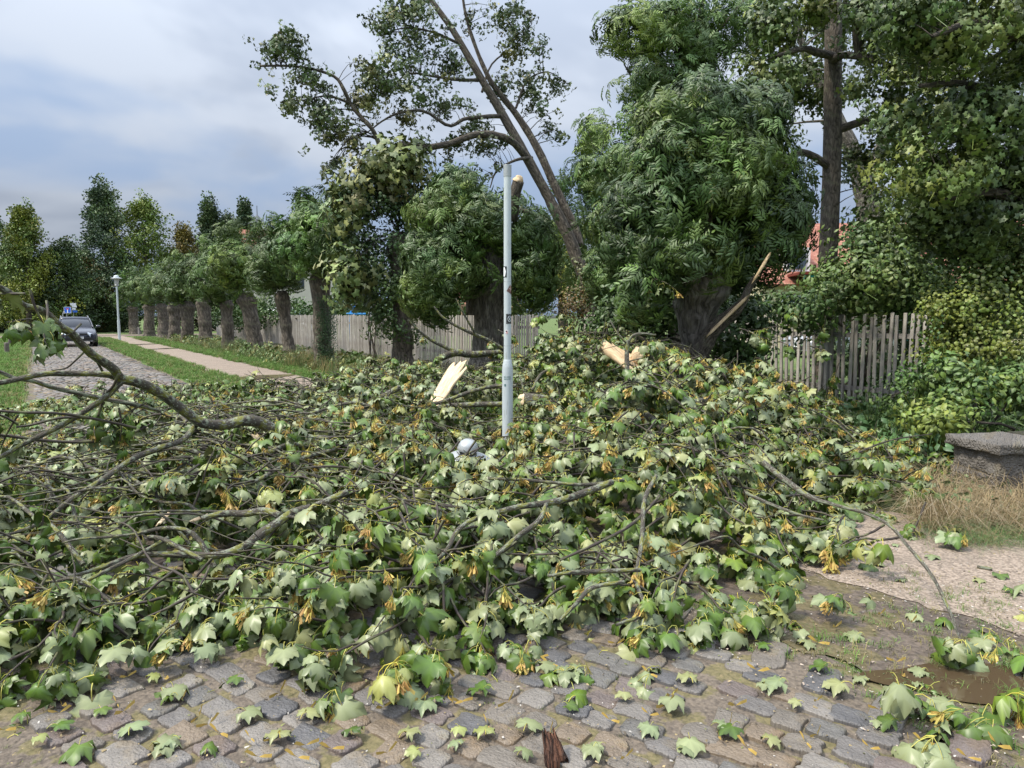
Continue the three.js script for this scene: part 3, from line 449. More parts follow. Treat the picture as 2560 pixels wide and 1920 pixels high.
// shattered pale plank, torn wood
function splinter(a, b, w0, w1, th, seed) {                     // a flake split along the grain with ragged ends
  const r = rng(seed), d = b.clone().sub(a), L = d.length(); d.normalize(); const s = V(d.z, 0.15, -d.x); if (s.length() < 0.3) s.set(1, 0.1, 0); s.addScaledVector(d, -s.dot(d)).normalize(); const n = d.clone().cross(s), pos = [], idx = [], uv = [], K = 14, Jn = 11, rag = [...Array(Jn)].map(() => [(r() - 0.5), (r() - 0.5)]);
  for (const side of [1, -1]) for (let i = 0; i <= K; i++) for (let j = 0; j < Jn; j++) {
    const t = i / K, q = (j / (Jn - 1) - 0.5), end = (i === 0 ? rag[j][0] * Math.pow(1 - t, 3) : t > 0.6 ? rag[j][1] * Math.pow((t - 0.6) / 0.4, 2) : 0) * 0.42 * L, w = lerp(w0, w1, t) * (1 + 0.08 * noise3(t * 5, j > 5 ? 3 : 0, seed)), h = side * th * (0.5 + 0.5 * noise3(j * 1.7, t * 1.5, seed)) * (1 - Math.abs(q) * 0.9) * (i === 0 || i === K ? 0.25 : 1);
    const p = a.clone().addScaledVector(d, t * L + end).addScaledVector(s, q * w).addScaledVector(n, h); pos.push(p.x, p.y, p.z); uv.push(q * w * 4, t * L * 2.5);
  }
  const o = (K + 1) * Jn;
  for (let i = 0; i < K; i++) for (let j = 0; j < Jn - 1; j++) { const A = i * Jn + j; idx.push(A, A + 1, A + Jn, A + 1, A + Jn + 1, A + Jn, o + A, o + A + Jn, o + A + 1, o + A + 1, o + A + Jn, o + A + Jn + 1); }
  for (let i = 0; i < K; i++) for (const j of [0, Jn - 1]) { const A = i * Jn + j; idx.push(A, A + Jn, o + A, A + Jn, o + A + Jn, o + A); }
  for (let j = 0; j < Jn - 1; j++) for (const i of [0, K]) { const A = i * Jn + j; idx.push(A, o + A, A + 1, A + 1, o + A, o + A + 1); }
  const g = new THREE.BufferGeometry(); g.setAttribute('position', new THREE.Float32BufferAttribute(pos, 3)); g.setAttribute('uv', new THREE.Float32BufferAttribute(uv, 2)); g.setIndex(idx); g.computeVertexNormals(); return g;
}
solo('split_plank', 'long pale plank of freshly split wood leaning in the back of the heap', 'splinter', splinter(at(1070, 1030, 8.4), at(1150, 912, 8.9), 0.17, 0.25, 0.035, 3), M.rawPale);
solo('wood_splinter', 'small pale torn splinter hanging under the long bare limb at left', 'splinter', splinter(at(634, 1086, 5.95), at(663, 1120, 5.9), 0.06, 0.05, 0.02, 5), M.rawPale);
solo('wood_splinter', 'pale splinter lying on the lichen covered limb', 'splinter', splinter(at(482, 1302, 4.35), at(518, 1288, 4.4), 0.03, 0.045, 0.012, 8), M.rawPale);
solo('wood_splinter', 'thin pale splinter sticking up in the left of the heap', 'splinter', splinter(at(395, 1312, 4.25), at(420, 1284, 4.35), 0.02, 0.03, 0.01, 9), M.rawPale);
solo('shattered_wood', 'shattered trunk end with pale torn wood in the fence gap', 'fallen trunk', splinter(at(1512, 862, 9.0), at(1590, 922, 8.7), 0.3, 0.26, 0.08, 11), M.raw);
{
  const t = thing('broken_log', 'short mossy log with a pale broken end beside the thick trunk', 'log'); const a = at(1598, 890, 8.8), b = at(1655, 880, 9.3);
  part(t, 'bark', tube([a, b], [0.115, 0.12], { radial: 14, knob: 0.1, uvm: 0.4 }), M.limb); part(t, 'broken_end', tube([a.clone().lerp(b, 0.02), a.clone().lerp(b, -0.06), a.clone().lerp(b, -0.14)], [0.108, 0.1, 0.05], { radial: 14, knob: 0.3, freq: 30 }), M.raw);
}

// ---------------------------------------------------------------- foliage of the heap
{
  const r = rng(2024), twigGeo = [0, 1, 2].map((k) => { const q = rng(60 + k); return tube([V(0, 0, 0), V(0.03 * (q() - 0.5), 0.33, 0.1 * (q() - 0.5)), V(0.1 * (q() - 0.5), 0.66, 0.16 * (q() - 0.5)), V(0.16 * (q() - 0.5), 1, 0.2 * (q() - 0.5))], [0.022, 0.018, 0.013, 0.006], { radial: 4, seg: 5, knob: 0 }); });
  const up = V(0, 1, 0), C = new THREE.Color();
  function spray(x, z, y, n, out, opt = {}) {
    const b = opt.b ?? nearestBough(x, -z), base = V(x, y, z), tip = base.clone().addScaledVector(out, 0.14 + 0.14 * r());
    b.sprigs ??= []; if (y > 0.16 && !opt.deep) b.sprigs.push({ m: basis(tip.clone().sub(base), randDir(r), base.clone().addScaledVector(out, -0.12), 0.4), k: Math.floor(r() * 3) });
    const flipP = opt.flip ?? 0.58, paleTone = 0.85 + 0.35 * r(), yellow = r() < 0.12;
    for (let i = 0; i < n; i++) {
      const p = base.clone().lerp(tip, r()), a = r() * 6.283, e = -0.2 - 1.2 * r() * (opt.hang ?? 1), A = V(Math.cos(a) * Math.cos(e), Math.sin(e), Math.sin(a) * Math.cos(e)).addScaledVector(out, 0.5).normalize();
      const o2 = V(A.x, 0, A.z).normalize(), N = up.clone().addScaledVector(o2, 0.9).addScaledVector(anyPerp(A, r), 0.75 * r()); const fl = r() < flipP; if (fl) N.negate();
      const s = 0.05 + 0.046 * r() + (r() < 0.12 ? 0.018 : 0), m = basis(A, N, p, s), k = Math.floor(r() * 10) + (fl ? 10 : 0), d = -p.z, f = paleTone * (0.8 + 0.4 * r());
      const [px, py] = project(p);
      b.leaves.push({ m, k, t: yellow && r() < 0.7 ? (r() < 0.4 ? 5 : 3) : [0, 0, 1, 2, 4, 4, 2][Math.floor(r() * 7)], f, score: (opt.deep ? -1 : 0) + s / d * 30 * (0.8 + 0.4 * r()) - (px < 0 || px > 2560 || py > 1920 ? 5 : 0) });
    }
    if (r() < (opt.seed ?? 0.36)) b.seeds.push({ m: basis(up.clone().addScaledVector(out, -0.3).addScaledVector(randDir(r), 0.5), randDir(r), tip, 0.6 + 0.42 * r()), k: Math.floor(r() * 3) });
    if (!opt.deep && r() < 0.25) b.seeds.push({ m: basis(up.clone().addScaledVector(randDir(r), 0.7), randDir(r), base.clone().lerp(tip, r()).add(V(0, 0.02, 0)), 0.5 + 0.4 * r()), k: Math.floor(r() * 3) });
  }
  const down = (x, z) => { const e = 0.15, gx = heap(x + e, -z) - heap(x - e, -z), gz = heap(x, -(z + e)) - heap(x, -(z - e)); return V(-gx, 0, -gz).multiplyScalar(1 / (2 * e)); };
  const step = 0.148;
  for (let z = 2.6; z < 13.4; z += step * (0.85 + z * 0.03)) for (let x = -8; x < 5.4; x += step * (0.85 + z * 0.03)) {
    const X = x + (r() - 0.5) * step, Z = z + (r() - 0.5) * step, [px] = project(V(X, 0.3, -Z)); if (px < -220 || px > 2700) continue;
    const h = heap(X, Z); if (h < 0.035 || (h < 0.09 && r() < 0.5)) continue;
    if (Math.hypot(X - 0.0, Z - 7.3) < 0.28 || Math.hypot(X + 0.4, Z - 6.15) < 0.3) continue;
    const bare = clamp(0.75 - 0.25 * noise3(X * 0.9, Z * 0.9, 11) * 2) , leafy = (px < 900 && Z > 3.9 && Z < 8) ? 0.8 : 1;      // the left back of the heap is mostly bare branches
    const g = down(X, -Z), out = V(-0.35, 0.05, 0.3).addScaledVector(g, 0.9).addScaledVector(randDir(r), 0.6); out.y = clamp(out.y, -0.5, 0.35); out.normalize();
    const bump = (0.17 * noise3(X * 1.5, Z * 1.5, 5) + 0.08 * noise3(X * 3.6, Z * 3.6, 8)) * smooth(0.05, 0.35, h);
    if (noise3(X * 2.3 + 9, Z * 2.3, 14) < -0.42) { if (h > 0.14) spray(X, -Z, h * 0.35, 4, out, { deep: 1, seed: 0, flip: 0.3 }); continue; }
    if (r() < leafy) spray(X, -Z, Math.max(0.05, h + bump), leafy < 1 ? 4 + Math.floor(3 * r()) : 5 + Math.floor(4 * r()), out, { flip: Z > 8.5 ? 0.52 : 0.6, seed: (Z > 9 ? 0.3 : 0.55) * (0.6 + 1.2 * smooth(-0.3, 0.5, noise3(X * 0.7, Z * 0.7, 21))) });
    if (h > 0.14 && r() < 0.95) spray(X, -Z, Math.max(0.04, (h + bump) * (0.3 + 0.45 * r())), 5, out, { deep: 1, seed: 0.05, flip: 0.35 });
  }
  // single sprays that stand out: hanging from the reaching limb, over the gravel, along the front
  for (const [x, y, d, n, b, hang] of [[95, 775, 4.1, 7, 8, 1], [60, 800, 4.2, 5, 8, 1], [115, 790, 4.15, 6, 8, 1], [175, 830, 4.5, 3, 8, 1], [10, 735, 3.9, 3, 8, 1], [250, 1010, 5.1, 5, 8, 1], [330, 1030, 5.2, 8, 8, 1], [380, 1040, 5.4, 8, 8, 1], [300, 1060, 5.1, 8, 8, 1], [0, 1040, 4.7, 6, 7, 1], [30, 1075, 4.8, 6, 7, 1],
    [2400, 1590, 3.2, 9, 5, 1], [2420, 1600, 3.2, 8, 5, 1], [2375, 1600, 3.15, 8, 5, 1], [2440, 1580, 3.25, 6, 5, 0.6], [2110, 1500, 3.75, 9, 5, 0.6], [2160, 1480, 3.8, 9, 5, 0.6], [2080, 1510, 3.7, 8, 5, 0.6], [2230, 1520, 3.7, 6, 5, 0.4], [2170, 1330, 4.35, 6, 5, 1], [2100, 1310, 4.5, 7, 5, 1], [2210, 1345, 4.2, 6, 5, 1], [1950, 1580, 3.45, 8, 4, 0.5], [1990, 1560, 3.5, 6, 4, 0.4], [1420, 1690, 3.05, 8, 3, 0.5], [1470, 1700, 3.0, 8, 3, 0.4], [1580, 1700, 3.0, 8, 4, 0.5], [1640, 1690, 3.02, 7, 4, 0.4], [1520, 1640, 3.15, 7, 4, 0.6], [930, 1790, 2.75, 8, 2, 0.5], [960, 1760, 2.8, 7, 2, 0.6], [560, 1740, 2.9, 5, 1, 0.4], [2300, 1290, 5, 8, 6, 0.6], [2330, 1310, 4.9, 5, 6, 0.4],
    [1100, 905, 11.6, 8, 10, 1], [1060, 850, 11.6, 6, 10, 1], [1230, 850, 11.5, 9, 11, 1], [1260, 830, 11.4, 8, 11, 1], [1340, 800, 11, 9, 11, 1], [1390, 780, 10.6, 9, 11, 1], [1420, 830, 10.6, 9, 11, 1], [1360, 860, 10.4, 9, 11, 1], [1650, 850, 8, 9, 12, 1], [1640, 700, 8.8, 7, 12, 1], [1625, 720, 8.8, 7, 12, 1], [1660, 900, 7.8, 9, 12, 1], [1870, 830, 8.6, 9, 12, 1], [1930, 820, 8.8, 9, 12, 1], [1990, 800, 9, 9, 12, 1], [2060, 810, 9.2, 8, 12, 1], [1960, 860, 8.8, 9, 12, 1], [2040, 870, 9, 8, 12, 1], [1840, 900, 8.4, 9, 12, 1], [1900, 900, 8.6, 8, 12, 1], [1850, 960, 8, 9, 12, 1], [2090, 930, 9, 8, 12, 1], [2070, 980, 9.2, 8, 12, 1], [1800, 960, 7.8, 8, 12, 1]]) {
    const p = at(x, y, d); spray(p.x, p.z, Math.max(0.06, p.y), n, V(-0.2, -0.3, 0.3).addScaledVector(randDir(r), 0.5).normalize(), { b: BOUGHS[b], hang, seed: y < 1000 ? 0.3 : 0.85, flip: x < 400 ? 0.25 : 0.6 });
  }
  // crooked thin branches lying through the heap, mostly swept to the left and front
  for (let i = 0; i < 250; i++) {
    const z0 = 3.2 + 7.5 * Math.pow(r(), 1.3), leftish = r() < 0.33, X0 = leftish ? at(lerp(-100, 900, r()), 1000, lerp(4, 7.5, r())).x : lerp(-3.5, 4.2, r()), Z0 = leftish ? lerp(3.7, 7.8, r()) : z0;
    if (heap(X0, Z0) < 0.12) continue;
    const a = Math.PI + (r() - 0.5) * 1.1 - (leftish ? 0.1 : 0.45), L = 0.6 + 1.9 * r(), P = [], rad = (leftish ? 0.006 + 0.02 * r() * r() : 0.004 + 0.012 * r() * r()); let hd = a, x = X0, z = Z0, ok = true;
    const lift = leftish ? 0.12 : 0.09, K = 6;
    for (let k = 0; k <= K; k++) { const h = heap(x, z); if (h < 0.03) { ok = k > 2; break; } P.push(V(x, h + lift * (0.2 + 0.8 * r()) + (k === 0 ? -0.12 : 0), -z)); hd += (r() - 0.5) * 0.7; x += Math.cos(hd) * L / K; z -= -Math.sin(hd) * L / K; }
    if (!ok || P.length < 3) continue;
    const b = nearestBough(P[0].x, -P[0].z); b[rad > 0.009 ? 'wood' : 'twigs'].push(tube(P, (t) => rad * (1 - 0.7 * t), { radial: 6, seg: (P.length - 1) * 3, knob: 0.15, freq: 25, seed: i, uvm: 0.25 }));
  }
  for (const b of BOUGHS) {
    const g = thing('fallen_bough', b.label, 'fallen bough', 'fallen boughs of the broken maple');
    for (const w of b.wood) part(g, 'limb', w, M.limb);
    if (b.raw.length) part(g, 'broken_end', merge(b.raw), M.rawPale);
    if (b.twigs.length) part(g, 'twigs', merge(b.twigs), M.twig).userData.kind = 'stuff';
    twigGeo.forEach((q, k) => copies(g, 'fine_twigs', q, M.twig, (b.sprigs ?? []).filter((e) => e.k === k)));
    b.leaves.sort((p, q) => q.score - p.score);
    b.leaves.slice(0, 280).forEach((e) => { const o = part(g, 'leaf', ALL[e.k], leafMats[e.t]); e.m.decompose(o.position, o.quaternion, o.scale); });
    ALL.forEach((q, k) => copies(g, 'foliage', q, leafMat, b.leaves.slice(280).filter((e) => e.k === k).map((e) => ({ m: e.m, c: RGB(TINT[e.t][0] * e.f, TINT[e.t][1] * e.f, TINT[e.t][2] * e.f) }))));
    SEEDS.forEach((q, k) => copies(g, 'seed_bunches', q, seedMat, b.seeds.filter((e) => e.k === k)));
    based(g, V(b.x, 0, -b.z));
  }

  // loose leaves and seeds on the stones and the gravel
  const spots = [];
  for (const [x, y] of [[255, 1800], [590, 1720], [410, 1760], [420, 1890], [620, 1810], [440, 1650], [695, 1860], [520, 1900], [1210, 1850], [1320, 1840], [1370, 1690], [1495, 1890], [1310, 1905], [1620, 1850], [1800, 1840], [1825, 1850], [2095, 1740], [2190, 1830], [2310, 1800], [2210, 1830], [2360, 1570], [2250, 1460], [2190, 1420], [2450, 1460], [2500, 1450], [2240, 1370], [2330, 1400], [2080, 1350], [2170, 1430], [2050, 1690], [1900, 1630], [1930, 1730], [1720, 1720], [2290, 1690], [2530, 1490], [1090, 1770], [1200, 1750], [770, 1810], [100, 1870], [150, 1830], [60, 1810], [200, 1900], [1560, 1760], [1440, 1770], [1680, 1780], [1990, 1780], [2130, 1600], [2020, 1620], [1060, 1790], [1710, 1900], [1020, 1860], [880, 1850], [330, 1850], [1150, 1850]]) spots.push([x, y]);
  for (let i = 0; i < 24; i++) spots.push([r() * 2560, 1500 + 420 * r()]);
  for (const [x, y] of spots) {
    const p = gnd(x, y); if (heap(p.x, -p.z) > 0.05) continue;
    const [, v] = roadUV(p.x, p.z), y0 = v < 2.9 ? 0.036 : 0.016, s = 0.035 + 0.045 * r(), a = r() * 6.283, flip = r() < 0.62, k = flip ? [10, 13, 17, 19][Math.floor(r() * 4)] : [0, 3, 5, 9, 7][Math.floor(r() * 5)], A = V(Math.cos(a), 0.02, Math.sin(a)), N = V(0.25 * (r() - 0.5), flip ? -1 : 1, 0.25 * (r() - 0.5));
    const o = solo('loose_leaf', `single maple leaf lying ${flip ? 'pale underside' : 'dark green side'} up ${v < 2.9 ? 'on the cobbles in front of the heap' : v < 4.15 ? 'on the muddy strip beside the cobbles' : 'on the gravel path'}`, 'leaf', ALL[k], leafMats[[0, 1, 2, 3, 4, 0][Math.floor(r() * 6)]], 'loose maple leaves on the ground');
    basis(A, N, V(p.x, y0 + 0.25 * s, p.z).addScaledVector(A, -0.8 * s), s).decompose(o.position, o.quaternion, o.scale);
  }
  for (let i = 0; i < 110; i++) {
    const p = gnd(r() * 2560, 1540 + 380 * r()); if (heap(p.x, -p.z) > 0.05) continue;
    const [, v] = roadUV(p.x, p.z), o = solo('maple_seed', `yellow winged maple seed lying loose ${v < 2.9 ? 'on the cobbles' : v < 4.15 ? 'in the mud beside the cobbles' : 'on the gravel path'}`, 'seed', SEED1, seedMat, 'loose maple seeds on the ground');
    basis(V(r() - 0.5, 0, r() - 0.5), V(0, 1, 0.2 * r()), V(p.x, v < 2.9 ? 0.036 : 0.02, p.z), 0.8 + 0.5 * r()).decompose(o.position, o.quaternion, o.scale);
  }
  solo('bark_chunk', 'jagged reddish brown chunk of bark on the cobbles at the bottom', 'bark chunk', splinter(gnd(1390, 1925).add(V(0, 0.02, 0)), gnd(1390, 1925).add(V(-0.02, 0.1, -0.06)), 0.09, 0.05, 0.025, 21), mat([0.55, 0.25, 0.14], 0.8, { map: T.bark, bumpMap: T.barkH, bumpScale: 0.02 }));
  solo('broken_stick', 'short mossy broken stick on the gravel under the bent twig', 'stick', tube([at(2148, 1365, 4.62), at(2180, 1380, 4.55), at(2225, 1392, 4.5)], [0.024, 0.026, 0.024], { radial: 10, knob: 0.15, uvm: 0.3 }), M.limb);
  solo('broken_stick', 'green mossy twig on the gravel at the right edge', 'stick', tube([at(2450, 1515, 3.88), at(2500, 1512, 3.87), at(2560, 1520, 3.85)], [0.012, 0.01, 0.012], { radial: 8, knob: 0.3, freq: 30, uvm: 0.3 }), M.limb);
  solo('broken_stick', 'tiny lichen covered stick lying alone on the gravel', 'stick', tube([gnd(2442, 1425).setY(0.022), gnd(2480, 1432).setY(0.022)], [0.011, 0.011], { radial: 8, knob: 0.2, freq: 30, uvm: 0.3 }), M.limb);
}

// ================================================================ trees
const crownMat = mat([1, 1, 1], 0.5);
function leafSet(seed, kind) {                                      // a leafy shoot along +y, about 0.35 m
  const r = rng(seed), pos = [], idx = [];
  const tri = (fan) => { const k = pos.length / 3; fan.forEach((p) => pos.push(p.x, p.y, p.z)); for (let i = 1; i < fan.length; i++) idx.push(k, k + i, k + (i % (fan.length - 1)) + 1); };
  const blade = (m, w, l, fold) => tri([V(0, l * 0.45, fold), V(0, 0, 0), V(w * 0.8, l * 0.22, -fold * 0.5), V(w, l * 0.5, 0), V(0, l, -fold), V(-w, l * 0.5, 0), V(-w * 0.8, l * 0.22, -fold * 0.5)].map((p) => p.applyMatrix4(m)));
  const mapleB = (m, s) => { const L = [[0.05, 0.45, 0.06], [0, 0, 0]], a = [2.05, 1.5, 1.02, 0.52, 0], l = [0.62, 0.62, 0.92, 0.6, 1]; const pts = []; for (let i = 0; i < 5; i++) pts.push([a[i], l[i]]); const R = pts.map(([q, d]) => V(Math.sin(q) * d * s, Math.cos(q) * d * s + s * 0.3, (r() - 0.6) * 0.22 * s)), Lf = pts.slice(0, 4).reverse().map(([q, d]) => V(-Math.sin(q) * d * s, Math.cos(q) * d * s + s * 0.3, (r() - 0.6) * 0.22 * s)); tri([V(0, s * 0.6, s * 0.08), V(0, s * 0.3, 0), ...R, ...Lf].map((p) => p.applyMatrix4(m))); };
  const rod = (a, b, w) => { const k = pos.length / 3, d = b.clone().sub(a).normalize(), s = anyPerp(d, r); for (const q of [a, b]) for (const e of [-1, 1]) { const v = q.clone().addScaledVector(s, e * w); pos.push(v.x, v.y, v.z); } idx.push(k, k + 1, k + 2, k + 2, k + 1, k + 3); };
  const o = V(0, 0, 0);
  if (kind === 'maple' || kind === 'oval' || kind === 'ivy') {
    const n = 14;
    rod(o, V(0, 0.3, 0), 0.003);
    for (let i = 0; i < n; i++) {
      const t = r(), a = i * 2.4 + r(), p = V(0, 0.32 * t, 0), e = -0.5 + 1.2 * t * r() - 0.5 * r(), A = V(Math.cos(a) * Math.cos(e), Math.sin(e), Math.sin(a) * Math.cos(e)), N = V(0, 1, 0).addScaledVector(randDir(r), 0.7);
      const b = p.clone().addScaledVector(A, 0.05 + 0.06 * r()), m = basis(A, N, b, 1);
      kind === 'maple' ? mapleB(m, 0.05 + 0.036 * r()) : kind === 'ivy' ? blade(m, 0.026, 0.058, 0.009) : blade(m, 0.022 + 0.01 * r(), 0.08 + 0.035 * r(), 0.01);
    }
  } else if (kind === 'ash') {
    for (let i = 0; i < 6; i++) {
      const a = i * 2.4 + r() * 0.6, e = 0.5 - 0.5 * r(), out = V(Math.cos(a), 0, Math.sin(a)), L = 0.24 + 0.1 * r(), P = (t) => V(0, 0.05 * i * 0.4, 0).addScaledVector(out, L * t * Math.cos(e)).add(V(0, L * (t * Math.sin(e) - 0.55 * t * t), 0));
      rod(P(0), P(1), 0.0018);
      for (let k = 0; k <= 4; k++) { const t = 0.3 + 0.16 * k, p = P(t), d = P(t + 0.05).sub(p).normalize(), side = V(-out.z, 0, out.x); for (const s of k === 4 ? [0] : [-1, 1]) { const A = d.clone().multiplyScalar(0.75).addScaledVector(side, s * 0.9).add(V(0, -0.15 - 0.25 * r(), 0)); blade(basis(A, V(0, 1, 0).addScaledVector(randDir(r), 0.35), p, 1), 0.0155, 0.09 + 0.025 * r(), 0.006); } }
    }
  } else {                                                          // 'far': a loose clump of leaf faces for distant crowns
    for (let i = 0; i < 30; i++) { const d = randDir(r), p = d.clone().multiplyScalar(0.42 * Math.cbrt(r())); p.y *= 0.7; const A = d.add(V(0, -0.3, 0)); blade(basis(A, randDir(r), p, 1), 0.055, 0.15, 0.02); }
  }
  const g = new THREE.BufferGeometry(); g.setAttribute('position', new THREE.Float32BufferAttribute(pos, 3)); g.setIndex(idx); g.computeVertexNormals(); return g;
}
const SHOOT = { maple: leafSet(1, 'maple'), oval: leafSet(2, 'oval'), ash: leafSet(3, 'ash'), ivy: leafSet(4, 'ivy'), far: leafSet(5, 'far') };

// crown: leafy shoots in ellipsoids {c, r: Vector3, n}, with thin branches reaching to some of them from the skeleton points
function crown(parent, blobs, kind, o = {}) {
  const { seed = 1, tint = [0.06, 0.12, 0.03], alt = null, altP = 0.25, scale = 1, inner = 0.3, lift = 0.2, skel = [], reach = 0.2, twigR = 0.012, material = M.barkMid, name = 'crown', vary = 0.3, gap = 2.2, hole = -0.16, dense = 1 } = o;
  const r = rng(seed), list = [], tw = [];
  for (const b of blobs) {
    const bt = 0.85 + 0.3 * r(), al = alt && r() < altP;
    for (let i = 0; i < b.n * dense; i++) {
      const d = randDir(r), stray = r() < 0.09 ? 1 + 0.4 * r() : 1, k = inner + (1 - inner) * Math.pow(r(), 0.55), wob = (1 + 0.38 * noise3(d.x * 1.9 + seed, d.y * 1.9, d.z * 1.9 + b.c.x) + 0.25 * noise3(d.x * 5 + seed, d.y * 5, d.z * 5)) * stray, p = V(d.x * b.r.x, d.y * b.r.y, d.z * b.r.z).multiplyScalar(k * wob).add(b.c); if (p.y < 0.1) continue;
      if (noise3(p.x * gap + seed, p.y * gap, p.z * gap) < hole && stray === 1) continue;
      const A = d.clone().add(V(0, lift, 0)).addScaledVector(randDir(r), 0.6), s = scale * (0.75 + 0.5 * r()), f = bt * (1 - vary + 2 * vary * r()), c = (b.tint ?? (al || (alt && r() < altP * 0.4) ? alt : tint));
      list.push({ m: basis(A, randDir(r), p, s), c: RGB(c[0] * f * (1.05 + 0.35 * r()), c[1] * f * 1.06, c[2] * f * (0.6 + 0.4 * r())) });
      if (skel.length && r() < reach) { let q = null, m = 1e9; for (const w of skel) { const e = w.distanceToSquared(p) + (w.y > p.y ? 0.6 : 0); if (e < m) { m = e; q = w; } } if (m < 9) { const mid = q.clone().lerp(p, 0.5).add(randDir(r).multiplyScalar(0.12 * Math.sqrt(m))).add(V(0, 0.08 * Math.sqrt(m), 0)), w = twigR * clamp(Math.sqrt(m) / 1.2, 0.4, 1.5); tw.push(tube([q, mid, p], (t) => w * (1 - 0.75 * t), { radial: 4, seg: 4, knob: 0, cap: false })); } }
    }
  }
  if (tw.length) part(parent, 'branches', merge(tw), material).userData.kind = 'stuff';
  return copies(parent, name, SHOOT[kind], crownMat, list);
}
const blobsAt = (list, thick = 0.8) => list.map(([x, y, d, rx, n, ry = rx, tint]) => ({ c: at(x, y, d), r: V(rx * d / FOCAL, ry * d / FOCAL, Math.max(0.35, rx * d / FOCAL * thick)), n, tint }));
const trace = (pts) => pts.map(([x, y, d]) => at(x, y, d));
const skeleton = (...paths) => { const out = []; for (const P of paths) { const c = new THREE.CatmullRomCurve3(P, false, 'centripetal'); for (let i = 1; i <= P.length * 5; i++) out.push(c.getPoint(i / (P.length * 5))); } return out; };

// ---------------------------------------------------------------- the row of pollards
function pollardTrunk(g, base, rad, h, seed, m = M.bark, lean = [0, 0]) {
  const P = [], R = [], K = 9;
  for (let i = 0; i <= K; i++) { const t = i / K; P.push(base.clone().add(V(lean[0] * t + 0.06 * noise3(t * 2, seed, 1), -0.08 + (h + 0.08) * t, lean[1] * t + 0.06 * noise3(t * 2, seed, 5)))); R.push(rad * (1 + 0.35 * Math.exp(-t * 9) - 0.1 * Math.sin(t * 3) + 0.3 * smooth(0.72, 0.95, t)) * (i === K ? 0.55 : 1)); }
  part(g, 'trunk', tube(P, R, { radial: 26, seg: 40, knob: 0.16, freq: 3.2, seed, uvm: 0.8 }), m);
  return P[K];
}
function pollard(px, zd, o) {
  const { rad, h, R, top, label, seed, n, tint = [0.046, 0.094, 0.022], name = 'pollarded_ash', side = 0, lean = 0, group = 'pollarded trees in a row beside the path' } = o;
  const base = at(px, 900, zd).setY(0), g = thing(name, label, 'tree', group), r = rng(seed), head = pollardTrunk(g, base, rad * 0.88, h, seed, M.barkMid, [0.35 * noise3(seed * 1.7, 3, 1), 0.2 * noise3(seed * 2.3, 1, 4)]);
  const bl = [], H = top - h, cx = head.x + side;
  bl.push({ c: V(cx, h + H * 0.46, head.z), r: V(R, H * 0.5, R), n: n * 0.5 });
  for (let i = 0; i < 9; i++) { const a = i * 2.4 + r(), q = R * (0.5 + 0.3 * r()), y = h + H * (0.2 + 0.42 * r()); bl.push({ c: V(cx + Math.cos(a) * q, y, head.z + Math.sin(a) * q), r: V(R * 0.5, H * 0.3, R * 0.5), n: n * 0.07 }); }
  for (let i = 0; i < 5; i++) bl.push({ c: V(cx + (r() - 0.5) * R * 1.3, top - H * 0.1 + 0.35 * r(), head.z + (r() - 0.5) * R), r: V(0.22, 0.4, 0.22), n: Math.max(3, n * 0.012) });
  crown(g, bl, 'ash', { seed, tint, alt: [tint[0] * 1.6, tint[1] * 1.45, tint[2] * 1.2], altP: 0.25, scale: o.scale ?? 1.25, skel: [head, head.clone().add(V(0, -0.15, 0)), head.clone().add(V(0, 0.3, 0))], reach: 0.1, twigR: 0.02, lift: 0.1, gap: 1.5, hole: -0.06, vary: 0.4 });
  return based(g, base);
}
pollard(808, 22.1, { rad: 0.33, h: 2.9, R: 1.15, top: 4.95, n: 900, seed: 11, label: 'tall pollarded tree with ivy at its foot and a round dark crown', side: -0.1, tint: [0.04, 0.09, 0.022] });
pollard(724, 25, { rad: 0.26, h: 2.45, R: 0.9, top: 4.5, n: 420, seed: 12, label: 'slim pale trunked pollard directly left of the ivy footed one', side: -0.25 });
pollard(640, 28.8, { rad: 0.36, h: 2.5, R: 0.9, top: 4.85, n: 420, seed: 13, label: 'stout smooth trunked pollard with a light green crown, third from the ivy footed one', side: -0.35, tint: [0.062, 0.118, 0.026] });
pollard(574, 32.7, { rad: 0.32, h: 2.3, R: 0.92, top: 4.75, n: 400, seed: 14, label: 'pollard with a leaning dark trunk standing alone against the fence', side: -0.3 });
pollard(515, 37.2, { rad: 0.4, h: 2.5, R: 1.0, top: 4.7, n: 360, seed: 15, label: 'wide gnarled pollard just left of the open fence view', side: -0.2, tint: [0.055, 0.105, 0.028] });
pollard(472, 41, { rad: 0.42, h: 2.4, R: 1.0, top: 4.9, n: 340, seed: 16, label: 'gnarled double trunked pollard behind the first clump of weeds' });
pollard(440, 45, { rad: 0.42, h: 2.4, R: 1.05, top: 5.0, n: 320, seed: 17, label: 'pollard with knobbly burrs, fourth from the lamp post', tint: [0.06, 0.11, 0.03] });
pollard(410, 49.2, { rad: 0.42, h: 2.4, R: 1.0, top: 4.8, n: 300, seed: 18, label: 'pollard in the far part of the row, third from the lamp post' });
pollard(376, 55, { rad: 0.45, h: 2.5, R: 1.1, top: 5.1, n: 300, seed: 19, label: 'pollard in the far part of the row, second from the lamp post', tint: [0.05, 0.1, 0.03] });
pollard(340, 61, { rad: 0.45, h: 2.4, R: 1.5, top: 5.3, n: 320, seed: 20, label: 'bushy pollard at the far end of the row right behind the lamp post', tint: [0.055, 0.115, 0.03] });

